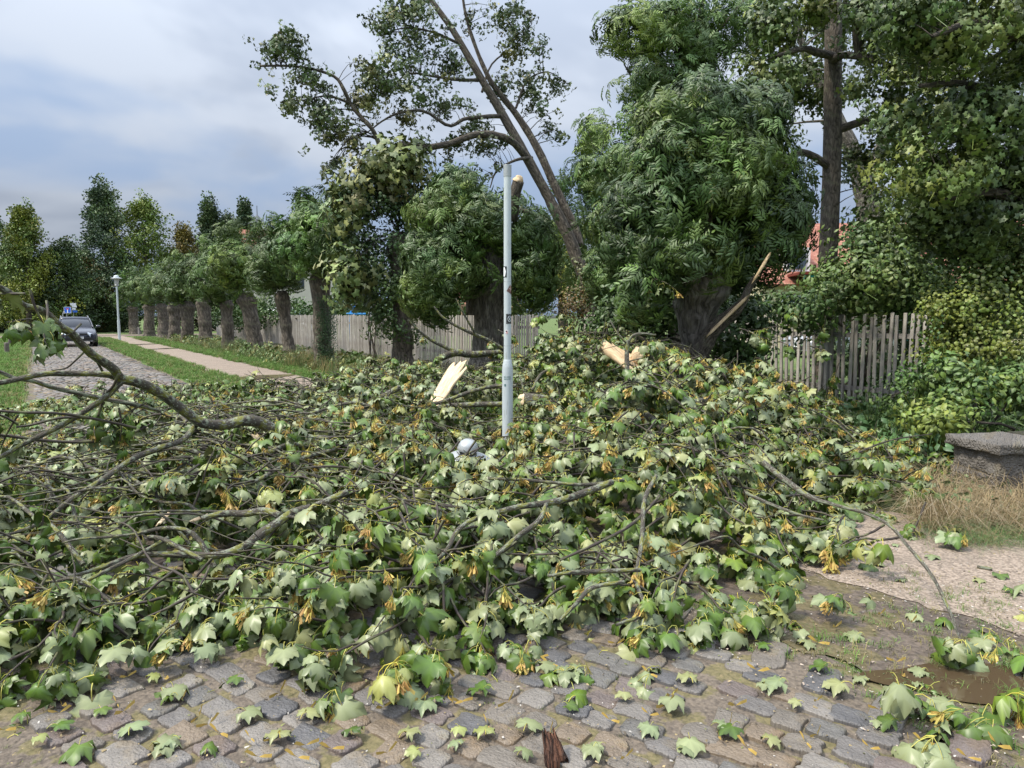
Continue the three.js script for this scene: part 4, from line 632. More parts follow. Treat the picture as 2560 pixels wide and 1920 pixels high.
// ---------------------------------------------------------------- ivy covered tree (third from the right)
{
  const base = at(1005, 950, 17.5).setY(0), g = thing('ivy_clad_tree', 'dark ivy covered tree left of the broken lamp pole', 'tree'), head = pollardTrunk(g, base, 0.26, 3.6, 31, M.barkMid);
  crown(g, blobsAt([[970, 620, 17.5, 90, 420, 150], [985, 760, 17.4, 62, 240, 80], [935, 520, 17.4, 75, 230], [1000, 480, 17.5, 70, 200], [900, 640, 17.3, 40, 80, 80]]), 'ivy', { seed: 32, tint: [0.028, 0.065, 0.02], alt: [0.05, 0.10, 0.03], scale: 1.25, inner: 0.5 });
  crown(g, blobsAt([[940, 460, 17, 85, 90], [880, 560, 17, 45, 40, 70], [870, 700, 16.6, 36, 46, 70], [1010, 430, 17, 60, 50], [865, 500, 17, 40, 24], [960, 400, 17, 40, 24]]), 'maple', { seed: 33, tint: [0.11, 0.16, 0.065], alt: [0.2, 0.24, 0.13], altP: 0.4, scale: 1.6, inner: 0, skel: [head], reach: 0.1, name: 'hanging_maple_sprays' });
  based(g, base);
}
// ---------------------------------------------------------------- the broken pollard behind the lamp pole
{
  const base = at(1222, 990, 14).setY(0), g = thing('broken_pollard', 'thick trunked pollard behind the lamp pole with a snapped top stub', 'tree');
  pollardTrunk(g, base, 0.36, 3.3, 41, M.bark, [0.05, -0.05]);
  part(g, 'trunk', tube([base.clone().add(V(-0.3, 1.6, 0.12)), base.clone().add(V(-0.28, 2.4, 0.1)), base.clone().add(V(-0.2, 3.0, 0))], [0.14, 0.16, 0.1], { radial: 14, knob: 0.15, uvm: 0.8 }), M.bark);
  const a = at(1278, 550, 13.4), b = at(1288, 480, 13.2), c = at(1296, 452, 13.15);
  const st = part(g, 'snapped_stub', tube([a, b, c], [0.12, 0.105, 0.1], { radial: 14, knob: 0.1, uvm: 0.5 }), M.barkMid);
  part(st, 'torn_end', tube([c.clone().lerp(b, 0.05), c, c.clone().add(V(0.01, 0.09, 0))], [0.096, 0.092, 0.05], { radial: 16, knob: 0.35, freq: 28 }), M.raw);
  part(g, 'side_stub', tube([at(1285, 520, 13.8), at(1330, 535, 13.7), at(1370, 560, 13.6)], [0.06, 0.05, 0.04], { radial: 10 }), M.limb);
  const sk = [at(1225, 650, 14), at(1200, 560, 14), at(1250, 560, 14), at(1150, 560, 14), at(1280, 600, 14)];
  crown(g, blobsAt([[1210, 570, 14, 150, 420, 90], [1100, 560, 13.8, 80, 200, 75], [1090, 690, 13.4, 70, 210, 90], [1060, 640, 13.6, 55, 110], [1320, 600, 13.8, 75, 210, 90], [1330, 700, 13.6, 55, 120, 80], [1160, 700, 13.2, 60, 120, 50], [1140, 480, 14, 75, 130, 45], [1225, 515, 14.2, 60, 70, 30], [1335, 560, 14.2, 40, 50, 40], [1050, 740, 13.4, 40, 60, 50], [1100, 790, 13.4, 30, 30, 40]]), 'ash', { seed: 42, dense: 1.35, tint: [0.045, 0.092, 0.024], alt: [0.085, 0.15, 0.03], altP: 0.25, scale: 0.95, inner: 0.3, lift: -0.25, gap: 1.7, hole: -0.03, vary: 0.4, skel: sk, reach: 0.1, twigR: 0.016 });
  based(g, base);
}
// ---------------------------------------------------------------- the big pollard at the right
{
  const base = at(1718, 1050, 9.8).setY(0), g = thing('large_pollard', 'big dark pollard at the right with a dense hanging crown and swollen head', 'tree');
  const P = [at(1715, 1120, 9.8), at(1728, 1000, 9.8), at(1738, 900, 9.8), at(1742, 820, 9.8), at(1745, 770, 9.8), at(1748, 730, 9.8), at(1745, 690, 9.8), at(1740, 640, 9.8)];
  part(g, 'trunk', tube(P, [0.28, 0.22, 0.195, 0.21, 0.29, 0.37, 0.4, 0.3], { radial: 28, seg: 48, knob: 0.2, freq: 3.5, seed: 51, uvm: 0.8 }), M.bark);
  const br = [trace([[1740, 690, 9.8], [1720, 560, 9.7], [1700, 430, 9.6], [1720, 300, 9.6]]), trace([[1760, 690, 9.8], [1830, 580, 9.8], [1880, 460, 9.8], [1850, 330, 9.8]]), trace([[1725, 700, 9.7], [1660, 600, 9.5], [1620, 480, 9.4]]), trace([[1750, 690, 9.7], [1770, 520, 9.4], [1780, 380, 9.3]])];
  part(g, 'boughs', merge(br.map((b) => tube(b, [0.1, 0.07, 0.05, 0.025], { radial: 8 }))), M.barkMid);
  crown(g, blobsAt([[1740, 540, 9.6, 170, 520, 150], [1800, 430, 9.7, 150, 430, 130], [1690, 470, 9.4, 120, 320, 150], [1620, 560, 9.2, 80, 170, 110], [1640, 660, 9.2, 80, 180, 90], [1900, 560, 9.8, 110, 260, 120], [1870, 660, 9.7, 100, 210, 80], [1760, 310, 9.6, 120, 250, 90], [1680, 340, 9.5, 70, 120, 80], [1870, 320, 9.9, 90, 170, 90], [1600, 740, 9.2, 50, 70, 70], [1720, 640, 9.0, 90, 140, 50], [1560, 620, 9.4, 40, 50, 80], [1960, 480, 10, 60, 80, 90]]), 'ash', { seed: 52, dense: 1.45, tint: [0.038, 0.08, 0.023], alt: [0.075, 0.135, 0.03], altP: 0.2, scale: 0.9, inner: 0.3, lift: -0.15, gap: 1.8, hole: -0.02, vary: 0.42, skel: skeleton(...br), reach: 0.08, twigR: 0.012 });
  based(g, base);
  const t = thing('torn_branch', 'long torn branch with bare orange wood leaning against the big pollard', 'branch');
  part(t, 'bark', tube(trace([[1745, 900, 9.5], [1768, 850, 9.4], [1810, 800, 9.3], [1850, 765, 9.2], [1876, 715, 9.15], [1890, 690, 9.1]]), [0.13, 0.11, 0.09, 0.07, 0.045, 0.03], { radial: 12, knob: 0.3, freq: 9, seed: 5, uvm: 0.4 }), M.barkMid);
  part(t, 'torn_wood', splinter(at(1775, 832, 9.22), at(1858, 752, 9.1), 0.1, 0.07, 0.03, 61), M.raw); part(t, 'torn_tip', splinter(at(1886, 698, 9.05), at(1922, 640, 9.0), 0.07, 0.1, 0.025, 62), M.raw);
}
// ---------------------------------------------------------------- leaning maple
{
  const g = thing('leaning_maple', 'tall leaning twin stemmed maple behind the lamp pole against the sky', 'tree');
  const base = at(1490, 850, 19).setY(0);
  const A = [base.clone().add(V(0, -0.1, 0)), ...trace([[1462, 700, 19], [1440, 640, 19], [1419, 586, 19], [1385, 520, 19], [1358, 468, 19], [1313, 387, 19], [1260, 293, 19], [1195, 183, 19], [1130, 73, 19], [1075, -5, 19], [1030, -90, 19]])];
  const B = trace([[1448, 620, 19.2], [1439, 578, 19.3], [1394, 480, 19.5], [1341, 366, 19.6], [1290, 285, 19.6], [1250, 235, 19.5], [1225, 200, 19.4], [1190, 120, 19.4], [1165, 40, 19.4], [1150, -60, 19.4]]);
  const L1 = trace([[1318, 398, 19], [1285, 358, 18.7], [1240, 338, 18.5], [1200, 336, 18.3], [1170, 342, 18.2], [1120, 360, 18.1], [1060, 368, 18], [1005, 360, 17.9], [975, 374, 17.8], [955, 378, 17.8], [946, 355, 17.8], [930, 322, 17.7], [900, 290, 17.7], [876, 258, 17.7], [860, 225, 17.6], [841, 195, 17.6], [790, 175, 17.5], [720, 165, 17.4], [650, 165, 17.4]]);
  const L2 = trace([[1252, 290, 19], [1210, 292, 18.6], [1160, 298, 18.3], [1125, 315, 18.2], [1060, 278, 18], [1000, 282, 17.9], [960, 300, 17.8], [920, 330, 17.8]]);
  const L3 = trace([[1195, 200, 19], [1150, 200, 18.6], [1090, 192, 18.4], [1020, 185, 18.2], [960, 240, 18]]), L4 = trace([[1205, 230, 19.3], [1230, 160, 19.8], [1290, 110, 20], [1330, 60, 20]]), L5 = trace([[1150, 110, 19], [1080, 80, 18.6], [1010, 70, 18.4], [950, 90, 18.3]]), L6 = trace([[1290, 270, 19.6], [1320, 200, 20], [1370, 180, 20.2], [1420, 210, 20.2]]), L7 = trace([[1330, 395, 19], [1290, 400, 18.6], [1240, 430, 18.4], [1225, 470, 18.3]]), L8 = trace([[876, 258, 17.7], [820, 240, 17.5], [760, 250, 17.4], [700, 255, 17.3]]);
  part(g, 'trunk', tube(A, [0.24, 0.18, 0.165, 0.155, 0.145, 0.135, 0.125, 0.11, 0.095, 0.08, 0.07, 0.035], { radial: 16, knob: 0.1, freq: 5, seed: 61, uvm: 0.7 }), M.barkMid);
  part(g, 'trunk', tube(B, [0.13, 0.125, 0.11, 0.1, 0.09, 0.08, 0.065, 0.05, 0.04, 0.025], { radial: 12, knob: 0.12, freq: 5, seed: 62, uvm: 0.7 }), M.barkMid);
  part(g, 'limbs', merge([[L1, 0.1], [L2, 0.06], [L3, 0.05], [L4, 0.035], [L5, 0.04], [L6, 0.035], [L7, 0.05], [L8, 0.035]].map(([P, w], i) => tube(P, (t) => w * (1 - 0.75 * t), { radial: 9, knob: 0.15, freq: 6, seed: i, seg: P.length * 3, uvm: 0.5 }))), M.barkMid);
  const z = (x, y, rr, n, d = 18.4, ry = rr) => [560 + x * 0.407, y * 0.407, d, rr * 0.407, n, ry * 0.407];
  crown(g, blobsAt([z(330, 260, 150, 46, 17.4, 80), z(430, 330, 130, 40, 17.4, 90), z(210, 390, 70, 12, 17.4, 30), z(560, 480, 150, 52, 17.5, 110), z(450, 560, 120, 34, 17.4), z(310, 620, 70, 18, 17.4, 60), z(560, 650, 130, 42, 17.5, 90), z(420, 700, 60, 14, 17.4), z(680, 760, 160, 60, 17.7, 130), z(600, 900, 100, 34, 17.7), z(680, 1010, 90, 30, 17.6, 80), z(760, 900, 110, 36, 17.7), z(860, 640, 120, 46, 17.9), z(950, 520, 150, 60, 18), z(900, 420, 90, 28, 18), z(1080, 420, 170, 66, 18.2, 140), z(1050, 180, 170, 64, 18.3, 110), z(900, 150, 90, 24, 18.3, 60), z(1150, 60, 170, 60, 18.5, 80), z(1250, 260, 150, 56, 18.5), z(1200, 600, 170, 62, 18.3, 110), z(1360, 640, 150, 56, 18.6), z(1100, 760, 110, 32, 18.1, 60), z(1520, 760, 110, 42, 18.8, 90), z(1420, 880, 120, 40, 18.4, 70), z(1620, 900, 90, 30, 18.6, 80), z(1420, 980, 100, 30, 18.4, 50), z(1180, 900, 90, 24, 18.1, 50), z(1560, 130, 110, 34, 19.3, 100), z(1720, 90, 130, 48, 19.8, 90), z(1830, 230, 120, 42, 20, 80), z(1730, 330, 80, 20, 19.8), z(1920, 340, 90, 26, 20), z(1880, 540, 130, 48, 20.1, 90), z(2030, 500, 90, 26, 20.2, 70), z(1960, 660, 100, 26, 20, 60), z(1700, 540, 80, 22, 19.6), z(1850, 60, 70, 20, 19.8), z(1400, 420, 120, 36, 18.7), z(1620, 1060, 70, 18, 18.4, 60), z(2040, 820, 90, 20, 20, 60)]), 'maple', { seed: 63, tint: [0.075, 0.118, 0.058], alt: [0.115, 0.135, 0.06], altP: 0.2, scale: 0.85, inner: 0, vary: 0.4, lift: -0.2, gap: 3.2, hole: -0.02, skel: skeleton(A.slice(3), B, L1.slice(3), L2, L3, L4, L5, L6, L7, L8), reach: 0.42, twigR: 0.016, material: M.barkMid });
  based(g, base);
}
// ---------------------------------------------------------------- trees beyond the fence at the right
{
  const g = thing('airy_ash', 'tall airy ash with fine feathery leaves against the sky', 'tree'), base = at(1690, 880, 15.5).setY(0);
  const A = [base, ...trace([[1690, 600, 15.5], [1720, 400, 15.5], [1740, 200, 15.5], [1755, 0, 15.5], [1770, -120, 15.5]])], B = trace([[1725, 300, 15.5], [1700, 150, 15.3], [1650, 60, 15.1], [1560, 80, 15]]), C = trace([[1715, 420, 15.4], [1650, 330, 15.2], [1600, 230, 15.1], [1560, 160, 15]]), D = trace([[1745, 120, 15.5], [1830, 40, 15.6], [1900, -60, 15.7]]), E = trace([[1700, 520, 15.4], [1600, 450, 15.2], [1500, 420, 15]]);
  part(g, 'trunk', tube(A, [0.16, 0.12, 0.1, 0.08, 0.06, 0.04], { radial: 12, uvm: 0.6 }), M.barkMid); part(g, 'limbs', merge([B, C, D, E].map((p) => tube(p, [0.05, 0.04, 0.03, 0.015], { radial: 7 }))), M.barkMid);
  crown(g, blobsAt([[1600, 90, 15, 90, 120, 60], [1540, 70, 15, 60, 60, 45], [1680, 60, 15.2, 110, 180, 80], [1650, 190, 15.1, 90, 130], [1580, 220, 15, 55, 55, 40], [1740, 150, 15.4, 110, 180], [1620, 320, 15.1, 90, 150], [1560, 420, 15, 80, 130, 70], [1490, 430, 15, 50, 60, 60], [1460, 560, 20.8, 70, 110, 80], [1545, 560, 14.9, 75, 150, 90], [1430, 480, 20.8, 40, 30, 50], [1850, 60, 15.6, 110, 170, 90], [1560, 690, 14.8, 90, 160, 80], [1510, 700, 14.6, 40, 60, 70], [1500, 340, 15.2, 40, 24, 40], [1490, 470, 20.8, 90, 170, 90], [1430, 640, 20.8, 70, 130, 90], [1480, 340, 20.8, 60, 60, 60], [1370, 600, 20.8, 40, 50, 80], [1390, 470, 20.8, 30, 20, 40]]), 'ash', { seed: 72, tint: [0.07, 0.135, 0.04], alt: [0.12, 0.2, 0.05], altP: 0.3, scale: 1.0, inner: 0.05, skel: skeleton(A, B, C, D, E), reach: 0.16, twigR: 0.012, material: M.barkMid });
  based(g, base);
}
{
  const g = thing('dark_trunk_lime', 'tall lime with a straight blackish trunk behind the picket fence', 'tree'), base = at(2062, 950, 13.4).setY(0);
  const A = [base, ...trace([[2066, 740, 13.4], [2072, 600, 13.4], [2080, 400, 13.4], [2082, 200, 13.4], [2084, 0, 13.4], [2086, -150, 13.4]])];
  const B = trace([[2080, 150, 13.3], [2110, 138, 13], [2176, 147, 12.6], [2220, 160, 12.4], [2262, 170, 12.2], [2350, 150, 11.8]]), C = trace([[2082, 140, 13.3], [2040, 130, 13], [2010, 122, 12.8], [1940, 140, 12.6]]), D = trace([[2150, 145, 12.8], [2140, 80, 12.7], [2150, -20, 12.6]]), E = trace([[2078, 420, 13.4], [2000, 380, 13], [1950, 420, 12.8]]), F = trace([[2080, 330, 13.4], [2180, 300, 13.2], [2280, 330, 13]]);
  part(g, 'trunk', tube(A, [0.2, 0.17, 0.165, 0.16, 0.15, 0.14, 0.12], { radial: 18, knob: 0.05, freq: 5, uvm: 0.6 }), M.barkMid); part(g, 'limbs', merge([B, C, D, E, F].map((p) => tube(p, [0.08, 0.065, 0.05, 0.03, 0.02], { radial: 8, knob: 0.15 }))), M.barkMid);
  crown(g, blobsAt([[1950, 60, 13, 80, 170, 80], [1920, 180, 12.6, 80, 130], [1990, 200, 14.2, 60, 80], [2080, 60, 14.6, 90, 110, 70], [2200, 60, 12.6, 80, 170, 80], [2210, 230, 12.8, 80, 150], [2300, 100, 12.2, 120, 230], [2330, 280, 12, 120, 210], [2180, 400, 14.2, 80, 90], [2190, 570, 13.4, 70, 90, 60], [2270, 450, 12.6, 100, 170], [2075, 250, 14.4, 60, 50], [2040, 30, 12.6, 40, 40, 40]]), 'maple', { seed: 82, tint: [0.07, 0.115, 0.036], alt: [0.11, 0.155, 0.04], altP: 0.22, scale: 0.9, inner: 0.05, vary: 0.45, gap: 2.4, hole: -0.02, skel: skeleton(A, B, C, D, E, F), reach: 0.1, material: M.barkMid });
  based(g, base);
}
{
  const g = thing('pale_trunk_lime', 'lime with a pale grey forked trunk behind the blackish one', 'tree'), base = at(2195, 900, 19).setY(0);
  const A = [base, ...trace([[2185, 620, 19], [2172, 524, 19], [2160, 470, 19], [2145, 420, 19], [2125, 360, 19], [2100, 310, 19], [2060, 230, 19], [2020, 150, 19], [1980, 30, 19]])], B = trace([[2160, 480, 19], [2190, 400, 19], [2230, 300, 19], [2260, 180, 19], [2270, 0, 19]]);
  part(g, 'trunk', tube(A, [0.36, 0.33, 0.3, 0.27, 0.22, 0.19, 0.17, 0.14, 0.1, 0.06], { radial: 16, knob: 0.1, uvm: 0.7 }), M.bark); part(g, 'limb', tube(B, [0.2, 0.17, 0.13, 0.1, 0.05], { radial: 12, uvm: 0.7 }), M.bark);
  crown(g, blobsAt([[2060, 90, 20, 110, 110], [2180, 150, 20, 110, 110], [2300, 180, 20, 120, 120], [2330, 420, 20, 120, 120], [2250, 590, 20, 90, 90, 60], [2420, 560, 19, 140, 150], [1940, 330, 20, 70, 50]]), 'oval', { seed: 86, tint: [0.075, 0.12, 0.035], alt: [0.14, 0.19, 0.05], altP: 0.25, scale: 1.2, inner: 0, hole: 0, skel: skeleton(A, B), reach: 0.1, twigR: 0.03 });
  based(g, base);
}
{
  const g = thing('overhanging_lime', 'big lime whose leafy limbs hang over the right edge of the picture', 'tree'), base = V(9.6, 0, -10.5);
  const A = [base, V(9.4, 2.5, -10.4), V(9.0, 5, -10.2), V(8.8, 8, -10)], B = [V(9.0, 4.6, -10.2), ...trace([[2600, 300, 9.6], [2527, 252, 9.4], [2464, 225, 9.2], [2391, 208, 9], [2300, 215, 8.8]])], C = [V(9.1, 5.4, -10.2), ...trace([[2560, 90, 9], [2430, 60, 8.6], [2330, 90, 8.4]])], D = [V(9.3, 3.2, -10.3), ...trace([[2600, 520, 9.4], [2480, 480, 9], [2360, 500, 8.8]])];
  part(g, 'trunk', tube(A, [0.4, 0.3, 0.26, 0.2], { radial: 18, uvm: 0.8 }), M.barkMid); part(g, 'limbs', merge([B, C, D].map((p) => tube(p, (t) => 0.12 * (1 - 0.8 * t), { radial: 10, knob: 0.12 }))), M.barkMid);
  crown(g, blobsAt([[2420, 80, 8.8, 150, 300, 110], [2540, 60, 9, 130, 240], [2450, 310, 9, 130, 230, 80], [2540, 380, 9.2, 120, 220], [2380, 440, 9, 120, 210, 90], [2500, 520, 9.2, 130, 240, 90], [2300, 540, 9.4, 110, 170, 70], [2420, 600, 9.4, 110, 170, 60], [2540, 620, 9.4, 80, 120], [2310, 40, 8.8, 100, 150, 70], [2260, 330, 9.6, 80, 90, 60], [2560, 250, 9.2, 90, 120], [2620, 150, 9.4, 110, 160]]), 'maple', { seed: 92, dense: 1.5, tint: [0.062, 0.108, 0.04], alt: [0.09, 0.14, 0.045], altP: 0.2, scale: 0.72, inner: 0.05, vary: 0.45, lift: -0.3, gap: 2.6, hole: -0.02, skel: skeleton(B, C, D), reach: 0.1, twigR: 0.012, material: M.barkMid });
  based(g, base);
}
{
  const g = thing('far_linden', 'yellowish green tree glowing behind the lamp pole between two pollards', 'tree'), base = at(1410, 830, 26).setY(0);
  const A = [base, at(1405, 700, 26), at(1400, 600, 26)];
  part(g, 'trunk', tube(A, [0.2, 0.15, 0.08], { radial: 10 }), M.barkMid);
  crown(g, blobsAt([[1390, 690, 26, 60, 120, 70], [1400, 610, 26, 50, 80], [1350, 640, 26, 40, 50, 60], [1440, 720, 26, 50, 80]]), 'oval', { seed: 95, tint: [0.16, 0.20, 0.035], alt: [0.1, 0.16, 0.04], scale: 1.5, inner: 0.2, skel: A, reach: 0.1 });
  based(g, base);
}
function bush(name, label, list, kind, o, group) { const g = thing(name, label, 'bush', group), b = blobsAt(list), c = b[0].c.clone().setY(0), r = rng(o.seed); part(g, 'stems', merge([...Array(5)].map(() => tube([c.clone().add(V((r() - 0.5) * 0.3, 0, (r() - 0.5) * 0.3)), c.clone().add(V((r() - 0.5) * 0.6, b[0].c.y * 0.6, (r() - 0.5) * 0.5)), b[Math.floor(r() * b.length)].c], [0.025, 0.018, 0.008], { radial: 6, seg: 6 }))), M.barkMid); crown(g, b, kind, { inner: 0.35, ...o }); return based(g, c); }
bush('leafy_shrub', 'large leafy shrub hanging over the picket fence below the blackish trunk', [[2150, 720, 11.6, 130, 340, 75], [2250, 650, 11.8, 130, 330, 100], [2040, 775, 11.4, 70, 130, 40], [2300, 740, 11.6, 100, 220, 60], [1980, 780, 11.6, 60, 90, 50], [2200, 620, 12, 70, 120, 50]], 'oval', { seed: 101, tint: [0.055, 0.115, 0.035], alt: [0.09, 0.15, 0.05], scale: 1.0 });
bush('ivy_bush', 'dense flowering ivy bush over the right end of the fence', [[2470, 760, 9.4, 130, 420, 110], [2400, 820, 9.3, 90, 230, 90], [2540, 880, 9, 110, 330, 120], [2420, 930, 9.2, 80, 180, 60], [2500, 690, 9.6, 90, 190, 60]], 'ivy', { seed: 102, tint: [0.07, 0.12, 0.025], alt: [0.12, 0.17, 0.04], altP: 0.3, scale: 0.85, hole: -0.3 });
bush('low_shrub', 'bright green low shrub behind the stone wall', [[2440, 1010, 7.9, 90, 190, 60], [2530, 990, 7.9, 80, 160, 60], [2340, 1050, 7.6, 60, 110, 60], [2350, 960, 8.2, 40, 60, 70]], 'oval', { seed: 103, tint: [0.075, 0.15, 0.045], alt: [0.13, 0.2, 0.05], scale: 0.75, hole: -0.3 });
bush('elder_sapling', 'thin green sapling growing up through the right picket fence', [[2340, 900, 9.2, 34, 34, 100], [2200, 1000, 9.8, 40, 30, 60], [2290, 1010, 8.8, 40, 60, 50]], 'ivy', { seed: 104, tint: [0.07, 0.14, 0.05], scale: 0.9 });
bush('fence_shrub', 'dark shrub filling the space behind the big pollard trunk', [[1850, 830, 10.6, 70, 140, 90], [1890, 930, 10.2, 60, 90, 60], [1560, 800, 11.5, 70, 150, 70], [1520, 840, 12, 50, 70, 60], [1640, 800, 11, 60, 110, 70]], 'oval', { seed: 105, tint: [0.045, 0.09, 0.03], scale: 1.0 });
bush('garden_hedge', 'dark green hedge in the garden behind the left fence', [[900, 780, 36, 100, 210, 34], [720, 785, 40, 110, 210, 32], [1070, 780, 33, 100, 190, 36], [600, 788, 44, 90, 160, 30]], 'far', { seed: 106, tint: [0.045, 0.1, 0.025], scale: 0.9 });
bush('garden_tree', 'mid green garden tree behind the ivy covered tree', [[930, 700, 27, 55, 90, 60], [1100, 640, 25, 70, 110, 90], [1120, 760, 24, 50, 60, 30], [1310, 760, 22, 60, 80, 30]], 'oval', { seed: 107, tint: [0.075, 0.13, 0.04], scale: 1.5 });
bush('garden_shrub', 'reddish brown tinged shrub in the fence gap', [[1480, 730, 16, 50, 90, 50], [1440, 770, 15.6, 36, 40, 30]], 'ivy', { seed: 108, tint: [0.07, 0.10, 0.03], alt: [0.13, 0.1, 0.04], altP: 0.2, scale: 0.9 });

// ---------------------------------------------------------------- far trees at the left and behind the row
function farTree(label, x, topY, w, zd, tint, o = {}) {
  const g = thing('background_tree', label, 'tree', 'trees closing the view at the end of the road'), base = at(x, 830, zd).setY(0), r = rng(Math.round(x * 7 + zd)), b = [], top = at(x, topY, zd).y, W = w * zd / FOCAL, lo = o.low ?? 0.12;
  part(g, 'trunk', tube([base, base.clone().add(V(0.2, top * 0.5, 0)), base.clone().add(V(0, top * 0.92, 0))], [0.3, 0.2, 0.05], { radial: 8 }), M.barkMid);
  const K = o.k ?? 11;
  for (let i = 0; i < K; i++) { const t = lo + (1 - lo) * (i + 0.5) / K, prof = o.cone ? Math.pow(1 - t, 0.75) * 1.9 + 0.12 : Math.sqrt(Math.max(0.05, 1 - Math.pow(2 * (t - 0.45), 2))) + 0.1, a = i * 2.4, q = W * prof * 0.5; for (let m = 0; m < 2; m++) b.push({ c: base.clone().add(V(Math.cos(a + m * 3.1) * q, top * Math.min(0.95, t), Math.sin(a + m * 3.1) * q)), r: V(W * prof * 0.62, top * 0.15, W * prof * 0.66), n: (o.n ?? 30) * 1.5 }); }
  b.push({ c: base.clone().add(V(0, top * 0.97, 0)), r: V(W * 0.3, top * 0.12, W * 0.3), n: 24 });
  crown(g, b, 'far', { seed: Math.round(x + topY), tint, alt: o.alt ?? [tint[0] * 1.5, tint[1] * 1.4, tint[2] * 1.1], altP: 0.3, scale: (o.scale ?? 1.1) * zd / 60, inner: 0, vary: 0.35, lift: 0.1, gap: 1.0, hole: -0.14 }); based(g, base);
}
farTree('dark tree at the far left edge', -10, 555, 80, 66, [0.045, 0.085, 0.045]);
farTree('tall yellow green tree at the left edge', 75, 528, 62, 62, [0.15, 0.20, 0.035], { cone: 1, alt: [0.09, 0.15, 0.04], n: 30 });
farTree('dark bushy tree between the yellow green and the tall blue green tree', 165, 615, 75, 64, [0.045, 0.085, 0.035], { lo: 0 });
farTree('low dark tree filling the gap behind the blue sign', 225, 660, 55, 68, [0.05, 0.08, 0.03], { alt: [0.12, 0.09, 0.03] });
farTree('tall blue green pointed tree behind the lamp post', 272, 478, 62, 70, [0.055, 0.10, 0.065], { cone: 1, n: 30 });
farTree('bright green rounded tree behind the far pollards', 368, 512, 75, 72, [0.10, 0.175, 0.04], { alt: [0.15, 0.22, 0.05], n: 30 });
farTree('olive brown tree behind the middle pollards', 470, 590, 50, 76, [0.11, 0.11, 0.04]);
farTree('dark slender tree left of the red roof', 535, 525, 45, 80, [0.045, 0.085, 0.045], { cone: 1 });
farTree('dark pointed tree nearest the red roof', 622, 522, 30, 78, [0.045, 0.09, 0.045], { cone: 1, k: 8 });
farTree('thin dark tree behind the olive brown tree', 580, 560, 40, 82, [0.05, 0.085, 0.045], { cone: 1, k: 8 });
farTree('small green tree behind the round pollard crowns', 560, 620, 70, 74, [0.07, 0.12, 0.04]);
for (const [x, y, w, label] of [[20, 745, 70, 'dark hedge bush at the left end of the cross street'], [110, 740, 70, 'dark hedge bush left of the blue sign'], [200, 745, 60, 'dark hedge bush right behind the blue sign'], [275, 742, 60, 'dark hedge bush behind the lamp post']]) farTree(label, x, y, w, 69, [0.04, 0.075, 0.028], { low: 0, k: 5, scale: 1 });
farTree('dark tree just beyond the left edge of the picture', -150, 560, 90, 64, [0.05, 0.09, 0.04], { n: 16 });

